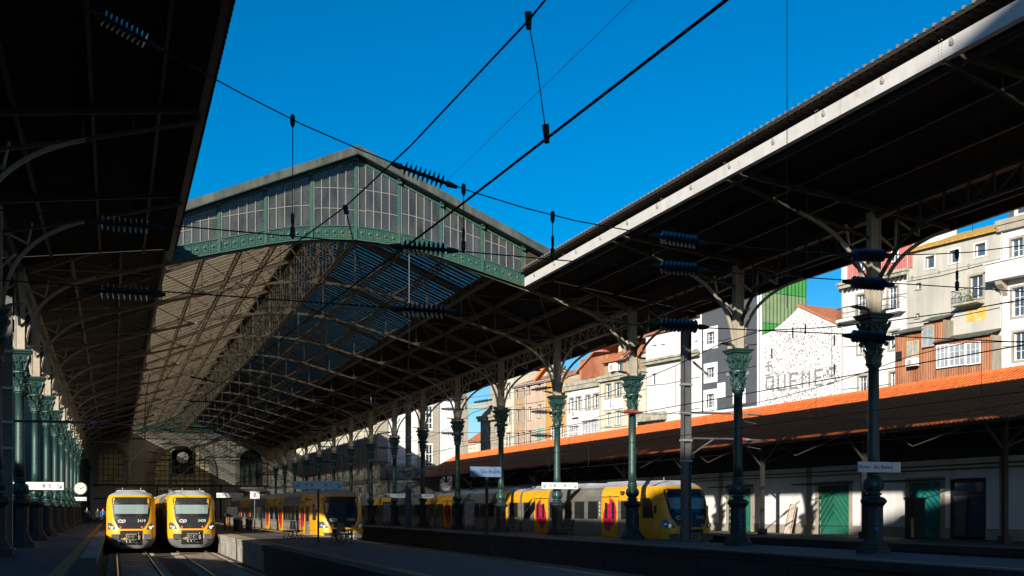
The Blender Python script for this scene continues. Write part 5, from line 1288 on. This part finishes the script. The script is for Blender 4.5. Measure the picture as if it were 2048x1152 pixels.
left_house('street_house', 'lowest terrace left of the station near the far end', 46.1, 128, -30, -20, 10.0, 10.0, 'plaster_white')
left_house('corner_building', 'tall block added left of the station to shade the concourse wall', 128.1, 205, -34, -17, 24, 24, 'plaster_grey')  # made tall to keep the sun off the far end wall
left_house('corner_building', 'dark tall block beyond the left end of the concourse wall', 208, 330, -70, -10, 26, 26, 'granite_dark')
lw = thing('platform_wall', 'dark boundary wall behind the left row of columns', 'wall')
MB().box(-9.6, -9.02, 20, YF, -1.2, 4.3).build('wall', 'granite_dark', lw); MB().box(-9.7, -8.95, 20, YF, 4.3, 4.5).build('coping', 'granite', lw)
for z in (2.6, 3.4): MB().tube([(-8.95, 60, z), (-8.95, YF, z)], .05, 6).build('pipe', 'frame_white', lw)

# ------------------------------------------------------------------ overhead line
def insulator(b, p, d, n=8, r=.13, step=.10, mi=0):
    """ribbed insulator string centred on p along unit d"""
    p = Vector(p); d = Vector(d).normalized(); Lh = n * step / 2
    b.tube([p - d * (Lh + .28), p + d * (Lh + .28)], .04, 6, 1)
    for e in (-1, 1): b.tube([p + d * e * (Lh + .05), p + d * e * (Lh + .22)], [.07, .05], 8, 1)
    for k in range(n):
        c = p + d * (-Lh + (k + .5) * step); b.tube([c - d * .035, c - d * .01, c + d * .012], [.05, r, .05], 12, mi)
def headspan(y, x0, x1, label, heights, mids, wr=.014, mat='insulator_dark', n=9, r=.155):
    h = thing('overhead_span', label, 'overhead wires', (0, y, 0), group='overhead spans across the tracks')
    zc_ = heights['cat']; xs = np.linspace(x0, x1, 25)
    cat = lambda x: float(np.interp(x, [q[0] for q in zc_], [q[1] for q in zc_]))
    b = MB(); b.tube([(x, 0, cat(x)) for x in xs], wr, 5); b.build('suspension_wire', 'wire', h)
    for z in heights['cross']: b = MB(); b.tube([(x0, 0, z + .1), ((x0 + x1) / 2, 0, z - .04), (x1, 0, z + .14)], wr, 5); b.build('cross_wire', 'wire', h)
    for x in mids:
        for z in [cat(x)] + heights['cross']:
            s = (cat(x + .3) - cat(x - .3)) / .6 if z == cat(x) else 0
            b = MB(); insulator(b, (x, 0, z), (1, 0, s), n, r); b.build('insulator', [mat, 'wire'], h, False)
    for x in heights['drop']:
        b = MB(); b.tube([(x, 0, cat(x)), (x, 0, heights['cross'][0])], wr * .7, 5)
        for z, rr in ((cat(x) - .02, .05), (heights['cross'][0] + .1, .05), (heights['cross'][0] + .35, .035)): b.tube([(x, 0, z - .12), (x, 0, z - .05), (x, 0, z + .1), (x, 0, z + .14)], [.02, rr, rr, .02], 8)
        b.build('dropper', 'wire', h)
headspan(22.7, XL + .3, XR - .3, 'nearest overhead span with big black insulators against the sky',
         dict(cat=[(-3.5, 12.3), (.2, 10.7), (1.85, 9.96), (3.35, 9.34), (5.38, 8.68), (6.76, 8.33), (8.9, 7.9), (12, 7.64), (14.5, 7.6), (17, 7.67), (19.6, 7.9), (24.7, 8.8)], cross=[7.0, 5.72], drop=[3.35, 6.9, 8.9, 19.6]), [.2, 6.05, 11.95, 17.0])
for k, (y, lab) in enumerate(((63.02, 'second overhead span below the first roof trusses'), (104.7, 'third overhead span deep inside the shed'), (146.4, 'farthest overhead span near the concourse wall'))):
    headspan(y, XL + .3, XR - .3, lab, dict(cat=[(-3.5, 10.4), (4.5, 8.6), (10.6, 7.8), (18.5, 7.95), (24.7, 8.9)], cross=[7.4, 6.0], drop=[1.0, 4.66, 13.7, 19.3]), [4.5, 10.6, 18.5, 24.0], .012, n=8, r=.13)
def catenary(x, y0, y1, zc_, zm, label, step=6.5):
    c = thing('catenary', label, 'overhead wire', (x, 0, 0), group='contact lines along the tracks')
    sup = [22.7 + 20.2 * k for k in range(-2, 9)]
    def mz(y): ph = ((y - 22.7) / 20.2) % 1.0; return zm + .75 * (2 * ph - 1) ** 2
    ys = np.arange(y0, y1, 2.0); st = lambda y: .15 * sin(y / 20.2 * pi)
    b = MB(); b.tube([(st(y), y, mz(y)) for y in ys], .011, 5); b.build('messenger_wire', 'wire', c)
    b = MB(); b.tube([(st(y), y, zc_) for y in ys], .011, 5); b.build('contact_wire', 'wire', c)
    for y in np.arange(y0 + 3, y1 - 2, step): b = MB(); b.tube([(st(y), y, zc_), (st(y), y, mz(y))], .007, 4); b.build('dropper', 'wire', c)
    return c
for x, y0, lab_ in ((1.0, 30, 'contact line above the leftmost train'), (4.66, 30, 'contact line above the second train from the left'), (13.7, 10, 'contact line above the train right of the middle platform'), (19.3, 12, 'contact line above the empty fourth track'), (27.75, 16, 'contact line above the nearest train on the right')):
    catenary(x, y0, 190, 4.25, 4.95, lab_)
# the pair of thick wires crossing the sky
nw = thing('near_contact_line', 'two thick black wires sweeping across the sky, joined by a dropper', 'overhead wire')
A = [(3.05, 2.0, 5.9), (2.95, 5, 5.35), (2.83, 7.7, 5.14), (2.66, 10.5, 5.06), (2.52, 13, 5.1), (2.2, 18, 5.4), (1.9, 22.7, 5.75), (1.2, 36, 5.1)]
B = [(3.12, 2.0, 4.32), (3.06, 5.3, 4.3), (2.97, 7.7, 4.3), (2.87, 10.4, 4.3), (2.6, 16, 4.3), (2.2, 24, 4.28), (1.3, 40, 4.26)]
MB().tube(A, .0085, 6).build('messenger_wire', 'wire', nw); MB().tube(B, .0105, 6).build('contact_wire', 'wire', nw)
b = MB(); b.tube([(2.83, 7.7, 5.14), (2.90, 7.7, 4.8), (2.97, 7.7, 4.32)], .0045, 5)
for p, q in (((2.83, 7.7, 5.2), (2.835, 7.7, 5.08)), ((2.965, 7.7, 4.40), (2.975, 7.7, 4.27))): b.tube([p, q], [.028, .02], 7)
b.build('dropper', 'wire', nw)
b = MB(); b.tube([(2.52, 13, 5.1), (2.72, 13, 4.3)], .008, 5); b.tube([(2.52, 13, 5.12), (2.54, 13, 5.02)], .03, 6); b.build('dropper', 'wire', nw)
fw = thing('feeder_wire', 'thin single wire running up to the gable coping', 'wire'); MB().tube([(14.8, 2, 17.25), (14.8, 28, 17.0), (14.8, YG - .5, 17.1)], .010, 5).build('wire', 'wire', fw)
vw = thing('hanging_wire', 'thin vertical cable hanging in front of the right canopy', 'wire'); 
d = ray(1574, 300); P = d * 24 / np.linalg.norm(d[:2]); MB().tube([(P[0], P[1], 5.75), (P[0], P[1], 19)], .008, 5).build('wire', 'wire', vw)
vw2 = thing('hanging_wire', 'thin pale vertical cable hanging below the gable', 'wire'); MB().tube([(10.6, 42, 7.7), (10.6, 42, 11.6)], .010, 5).build('wire', 'metal_grey', vw2)

def mast(x, y, top, label, arms):
    m = thing('catenary_mast', label, 'mast', (x, y, 0), group='overhead line masts')
    b = MB(); b.box(-.22, -.18, -.15, .15, 0, top); b.box(.18, .22, -.15, .15, 0, top); b.box(-.18, .18, -.02, .02, 0, top); b.box(-.3, .3, -.25, .25, 0, .12); b.build('post', 'galvanised', m)
    for z in (3.9, 4.9, 6.2, 7.6): 
        if z < top: MB().box(-.26, .26, -.19, .19, z, z + .1).build('clamp', 'metal_grey', m)
    for (z, l_, brace) in arms:
        a = MB(); a.tube([(.2, 0, z), (l_ * .75, 0, z + .02)], .05, 8); a.tube([(l_ * .75 + .7, 0, z), (l_ * 1.25, 0, z - .02)], .04, 8)
        if brace: a.tube([(.2, 0, z - .85), (1.5, 0, z - .02)], .045, 8)
        a.tube([(l_ * 1.05, 0, z - .02), (l_ * .95, 0, z - .35), (l_ * 1.15, 0, z - .45)], .02, 5); a.build('cantilever', 'galvanised', m)
        i = MB(); insulator(i, (l_ * .75 + .35, 0, z + .01), (1, 0, 0), 6, .09, .08); i.build('insulator', ['insulator_red', 'metal_grey'], m)
    return m
mm = mast(26.15, 49.0, 10.7, 'grey steel mast with cantilever arms beside train 3412', [(5.05, 3.6, True), (6.3, 3.4, False)])
i = MB(); insulator(i, (.9, .2, 8.5), (1, .1, -.7), 6, .08, .09); i.build('insulator', ['insulator_pale', 'metal_grey'], mm)
scribble(mm, 9, .8, 2.2, lambda a, z: (a * .8 - .05, -.16, z))
mast(23.3, 92.6, 10.5, 'grey steel mast among the far columns on the right platform', [(5.0, 3.2, True)])
mast(-3.9, 47.4, 9.8, 'steel mast at the left edge beside the left columns', [(5.0, 3.2, False)])
mast(6.75, 150, 8.0, 'distant mast beside the train 3430', [])
for k, (i_, side, z, mat) in enumerate(((5, 'right', 8.95, 'insulator_red'), (3, 'right', 9.6, 'insulator_red'), (3, 'right', 6.55, 'insulator_red'))):
    b = MB(); insulator(b, (-1.4 if k == 0 else -.35 if k == 1 else -.25, -.35, z), (1, 0, .18 if k < 1 else .75 if k == 1 else 0), 8, .12, .10); b.build('insulator', [mat, 'metal_grey'], COLS[side, i_])

# ------------------------------------------------------------------ signs, clocks, benches, bins
def sign_board(parent, x0, x1, z0, z1, y, mat='sign_white', name='panel'):
    return MB().box(x0, x1, y - .03, y + .03, z0, z1).build(name, mat, parent)
def arrow(parent, x, z, s, dirx, y, mat='sign_teal'):
    b = MB(); b.bar((x - dirx * s * .45, y, z + s * .45), (x + dirx * s * .4, y, z - s * .4), s * .18, .01, up=(0, 1, 0)); b.bar((x + dirx * s * .45, y, z - s * .45), (x - dirx * s * .2, y, z - s * .45), s * .18, .01, up=(0, 1, 0))
    b.bar((x + dirx * s * .45, y, z - s * .5), (x + dirx * s * .45, y, z + s * .2), s * .18, .01, up=(0, 1, 0)); return b.build('arrow', mat, parent)
def platform_sign(x, y, z, w, h, left, right, label, post=True, mat='sign_white', txt='sign_black', yoff=-.42):
    s = thing('platform_sign', label, 'sign', (x, y, 0), group='platform direction signs')
    p = sign_board(s, -w / 2, w / 2, z, z + h, yoff, mat); zc_ = z + h / 2; yy = yoff - .036
    if left: arrow(p, -w / 2 + h * .55, zc_, h * .55, -1, yy); text(left, h * .62, txt, 'lettering', p, (-w * .20, yy, zc_), (pi / 2, 0, 0))
    if right: arrow(p, w / 2 - h * .55, zc_, h * .55, 1, yy); text(right, h * .62, txt, 'lettering', p, (w * .20, yy, zc_), (pi / 2, 0, 0))
    if post: b = MB(); b.tube([(0, yoff + .09, 0), (0, yoff + .09, z + h)], .05, 8); b.box(-.15, .15, yoff - .06, yoff + .24, 0, .03); b.build('post', 'iron_dark', s)
    else: b = MB(); b.box(-.30, .30, yoff + .03, -.2, z + .05, z + .1); b.box(-.3, .3, yoff + .03, -.2, z + h - .1, z + h - .05); b.build('bracket', 'iron_dark', s)
    return s
platform_sign(XR, 63.02, 2.82, 2.3, .38, '2  B', 'B  1', 'white sign with arrows to platforms 2 and 1 on a right-hand column', False)
platform_sign(9.26, 54.8, 2.58, 2.3, .38, '4  B', 'B  3', 'blue-white sign with arrows to platforms 4 and 3 on the middle platform')
platform_sign(9.26, 99.0, 2.6, 2.2, .4, '4  A', 'A  3', 'small far sign for platforms 4 and 3 on the middle platform')
platform_sign(XL, 63.02, 2.6, 2.7, .40, '     B', 'B  5', 'white sign with letter B and platform 5 on a left-hand column', False)
platform_sign(XL, 125.6, 2.5, 2.2, .38, 'A', '5', 'small far white sign on the left columns', False)
platform_sign(XR, 104.7, 2.7, 2.2, .38, '2  A', 'A  1', 'far white sign with arrows among the right-hand columns', False)
ps = thing('post_sign', 'small letter B sign on a green post on the middle platform', 'sign', (9.2, 80, 0)); sign_board(ps, -.32, .32, 2.35, 2.85, 0); text('B', .4, 'sign_black', 'lettering', ps, (0, -.036, 2.6), (pi / 2, 0, 0)); MB().tube([(0, .08, 0), (0, .08, 2.85)], .045, 8).build('post', 'gable_green', ps)
M('sign_shaded', (.09, .15, .25), .5, 0, .1, 2)  # white sign panel with its shade painted in as blue-grey
def name_sign(x, y, z, w, h, label, post):
    s = thing('station_name_sign', label, 'sign', (x, y, 0), group='station name signs'); p = sign_board(s, -w * .55, w * .45, z, z + h, -.42, 'sign_shaded' if post else 'sign_white')
    text('Porto - São Bento', h * .50, 'sign_black', 'lettering', p, (-w * .15, -.456, z + h / 2), (pi / 2, 0, 0)); MB().box(w * .25, w * .255, -.455, -.45, z, z + h).build('joint', 'sign_black', p)
    if post: MB().box(-.08, .08, -.40, -.24, 0, z + h).build('post', 'iron_black', s)
    else: MB().box(-.3, .3, -.39, -.15, z + .1, z + .2).build('bracket', 'iron_dark', s)
    return s
name_sign(XR, 33.1, 2.88, 1.75, .36, 'station name sign reading Porto - São Bento on the nearest right-hand column', False)
s_ = name_sign(21.6, 66.5, 3.6, 2.0, .62, 'shaded station name sign on a dark post left of the right platform', True)
name_sign(XR, 94.3, 2.55, 1.9, .36, 'small far station name sign on a right-hand column', False)
def clock(x, y, z, r, ax, arm, label):
    c = thing('platform_clock', label, 'clock', (x, y, z)); a = Vector(ax); MB().disc((0, 0, 0), r * 1.12, ax, .16, 28).build('case', 'metal_grey', c); clock_face(c, a * .10, r, ax); clock_face(c, a * -.10, r, -a)
    b = MB(); b.box(min(0, arm), max(0, arm), -.04, .04, -.05, .05); b.build('arm', 'iron_dark', c); return c
clock(-2.2, 84.0, 3.05, .38, (0, -1, 0), -1.5, 'round station clock hung between the left-hand columns')
clock(24.0, 83.9, 3.25, .38, (0, -1, 0), .9, 'round station clock by a far right-hand column')
def bench(x, y, z, rz, label, two=False):
    b_ = thing('platform_bench', label, 'bench', (x, y, z), rz, group='slatted platform benches')
    for sd in ((1, -1) if two else (1,)):
        for k in range(4): MB().box(-.8, .8, sd * (.08 + k * .11) - .045, sd * (.08 + k * .11) + .045, .42, .455).build('seat_slat', 'bench_wood', b_)
        for k in range(4):
            yb = sd * (.03 - k * .018 - (.0 if not two else -.02)); MB().box(-.8, .8, yb - .015, yb + .015, .54 + k * .11, .62 + k * .11).build('back_slat', 'bench_wood', b_)
        for xx in (-.65, .65):
            g_ = MB(); g_.ribbon([(xx, sd * .45, 0), (xx, sd * .30, .2), (xx, sd * .42, .40), (xx, sd * .05, .42), (xx, sd * .02, .7), (xx, -sd * .02, .96)], .05, .04, side=(1, 0, 0)); g_.ribbon([(xx, -sd * .05, 0), (xx, sd * .15, .22), (xx, sd * .05, .42)], .05, .04, side=(1, 0, 0)); g_.build('leg', 'iron_dark', b_)
    return b_
bench(23.9, 58.5, .08, pi / 2, 'slatted bench by the column left of train 3412\'s cab'); bench(23.9, 68.2, .08, pi / 2, 'slatted bench between the fourth and fifth right-hand columns')
bench(23.9, 88.5, .08, pi / 2, 'slatted bench among the far right-hand columns'); bench(23.9, 110, .08, pi / 2, 'distant slatted bench near the far right-hand columns')
bench(9.2, 62.3, 0, pi / 2, 'back-to-back green bench in the sun on the middle platform', True); bench(9.2, 83.0, 0, pi / 2, 'dark bench beyond the sunny bench on the middle platform')
bench(10.2, 53.6, 0, pi / 2, 'dark back-to-back bench at the shadow edge in front of train 3403', True)
def bin_(x, y, z, label):
    b_ = thing('litter_bin', label, 'litter bin', (x, y, z), group='litter bins'); b = MB(); b.lathe([(.24, 0), (.26, .05), (.28, .75), (.30, .78), (.30, .84), (.24, .86)], 14); b.build('body', 'iron_dark', b_); MB().lathe([(.30, .86), (.31, .92), (.2, 1.02), (.02, 1.05)], 14).build('lid', 'metal_grey', b_)
bin_(8.6, 86.0, 0, 'dark litter bin on the middle platform near the letter B sign'); bin_(9.8, 89, 0, 'litter bin behind the letter B sign on the middle platform')
tc = thing('refreshment_kiosk', 'dark cluster of a kiosk table on the middle platform', 'kiosk', (8.9, 92, 0)); b = MB(); b.box(-.8, .8, -.5, .5, 1.0, 1.06); b.box(-.7, -.6, -.4, .4, 0, 1.0); b.box(.6, .7, -.4, .4, 0, 1.0); b.build('table', 'bench_wood', tc); b = MB(); b.box(-.5, .3, -.35, .3, 1.06, 1.8); b.box(-.4, .2, -.36, -.35, 1.2, 1.7, 1); b.build('cabinet', ['iron_dark', 'glass_dark'], tc)
def info(x, y, z, label):
    p = thing('poster_board', label, 'poster board', (x, y, z), group='poster boards on the right platform'); b = MB(); b.box(-.42, .42, -.06, .06, .25, 2.25); b.box(-.36, -.28, -.05, .05, 0, .25); b.box(.28, .36, -.05, .05, 0, .25); b.build('case', 'galvanised', p); MB().box(-.36, .36, -.075, -.06, .35, 2.15).build('poster', 'poster', p)
info(24.9, 80.5, .08, 'poster board beside a far right-hand column'); info(24.7, 106.5, .08, 'small red and white poster board further along')
vm = thing('ticket_machine', 'dark teal and yellow ticket machine before the entrance door', 'ticket machine', (36.6, 45.3, .18), pi / 2 * .9); b = MB(); b.box(-.4, .4, -.3, .3, 0, 1.9); b.box(-.45, .45, -.35, .35, 1.9, 2.0); b.build('cabinet', 'iron_dark', vm); MB().box(-.3, .3, .3, .32, 1.1, 1.6).build('screen', 'glass_dark', vm); MB().box(-.4, -.2, .3, .315, .1, 1.0).build('side_stripe', 'crane_yellow', vm)
pa = thing('wrapped_board', 'grey plastic-wrapped board leaning against the white goods shed wall', 'board', (37.6, 57.9, .18)); b = MB(); b.prism([(-.32, 0), (.33, 0), (.30, 1.75), (-.28, 1.70)], lambda a, z: (.45 * (z / 1.75), a, z), lambda a, z: (.45 * (z / 1.75) + .08, a, z)); b.build('board', 'pallet', pa); b = MB(); b.bar((-.01, -.33, .0), (.44, -.29, 1.7), .03); b.bar((-.01, .34, 0), (.44, .31, 1.75), .03); b.build('frame', 'insulator_red', pa)

# ------------------------------------------------------------------ people at the far left platform
def person(x, y, rz, h, top, legs, label, stride=.16):
    me = bpy.data.meshes.new('body'); s = h / 1.75
    J = {'pel': (0, 0, .95), 'wst': (0, 0, 1.10), 'chs': (0, .01, 1.34), 'nek': (0, .0, 1.50), 'hd0': (0, -.02, 1.60), 'hd1': (0, -.02, 1.72),
         'lh': (.10, 0, .92), 'lk': (.11, -stride * .6, .50), 'la': (.11, -stride * .5, .09), 'lt': (.12, -stride * .5 - .14, .04), 'rh': (-.10, 0, .92), 'rk': (-.11, stride * .2, .50), 'ra': (-.11, stride * .9, .10), 'rt': (-.12, stride * .9 - .13, .04),
         'ls': (.20, .01, 1.42), 'le': (.25, .05, 1.13), 'lw': (.24, -.05, .90), 'lf': (.23, -.08, .80), 'rs': (-.20, .01, 1.42), 're': (-.25, -.02, 1.13), 'rw': (-.24, -.14, .93), 'rf': (-.23, -.18, .84)}
    rad = {'pel': (.15, .11), 'wst': (.14, .10), 'chs': (.17, .11), 'nek': (.06, .06), 'hd0': (.085, .10), 'hd1': (.08, .09), 'lh': (.09, .09), 'rh': (.09, .09), 'lk': (.062, .062), 'rk': (.062, .062), 'la': (.045, .045), 'ra': (.045, .045), 'lt': (.04, .035), 'rt': (.04, .035),
           'ls': (.065, .065), 'rs': (.065, .065), 'le': (.048, .048), 're': (.048, .048), 'lw': (.035, .035), 'rw': (.035, .035), 'lf': (.03, .04), 'rf': (.03, .04)}
    K = list(J); E = [('pel', 'wst'), ('wst', 'chs'), ('chs', 'nek'), ('nek', 'hd0'), ('hd0', 'hd1'), ('pel', 'lh'), ('lh', 'lk'), ('lk', 'la'), ('la', 'lt'), ('pel', 'rh'), ('rh', 'rk'), ('rk', 'ra'), ('ra', 'rt'), ('chs', 'ls'), ('ls', 'le'), ('le', 'lw'), ('lw', 'lf'), ('chs', 'rs'), ('rs', 're'), ('re', 'rw'), ('rw', 'rf')]
    me.from_pydata([tuple(c * s for c in J[k]) for k in K], [(K.index(a), K.index(b)) for a, b in E], [])
    o = bpy.data.objects.new('tmp_body', me); COL.objects.link(o); sk = o.modifiers.new('skin', 'SKIN')
    for k, sv in zip(K, me.skin_vertices[0].data): sv.radius = (rad[k][0] * s, rad[k][1] * s); sv.use_root = (k == 'pel')
    sb = o.modifiers.new('sub', 'SUBSURF'); sb.levels = 1
    m2 = bpy.data.meshes.new_from_object(o.evaluated_get(bpy.context.evaluated_depsgraph_get())); bpy.data.objects.remove(o)
    m2.materials.clear()
    for mt in (top, legs, 'skin', 'cloth_dark'): m2.materials.append(MATS[mt])
    for p in m2.polygons:
        z = p.center.z / s; ax_ = abs(p.center.x) / s; p.use_smooth = True
        p.material_index = 2 if z > 1.50 or (ax_ > .19 and z < .90) else (0 if z > .98 or ax_ > .2 else (3 if z < .10 else 1))
    T = thing('person', label, 'person', (x, y, 0), rz, group='people on the left platform'); put('body', m2, T)
    hr = MB(); hr.lathe([(.02, 1.66 * s), (.09 * s, 1.67 * s), (.105 * s, 1.74 * s), (.095 * s, 1.80 * s), (.05 * s, 1.84 * s), (.01, 1.85 * s)], 12, (0, .01)); hr.build('hair', 'hair', T, True)
    f = MB()
    for sx in (-.035, .035): f.tube([(sx * s, -.115 * s, 1.66 * s), (sx * s, -.13 * s, 1.66 * s)], .012 * s, 6, 1)
    f.tube([(0, -.11 * s, 1.65 * s), (0, -.145 * s, 1.62 * s), (0, -.11 * s, 1.61 * s)], .013 * s, 5); f.box(-.03 * s, .03 * s, -.125 * s, -.10 * s, 1.565 * s, 1.577 * s, 1); f.build('face', ['skin', 'hair'], T)
person(-2.75, 130, .2, 1.78, 'cloth_navy', 'cloth_navy', 'person in dark navy clothes walking on the left platform')
person(-1.15, 132, pi, 1.72, 'cloth_blue', 'cloth_navy', 'person in blue jacket standing by train 3419')
person(-1.75, 136, pi * .8, 1.68, 'cloth_dark', 'cloth_dark', 'person in black clothes behind the one in blue')
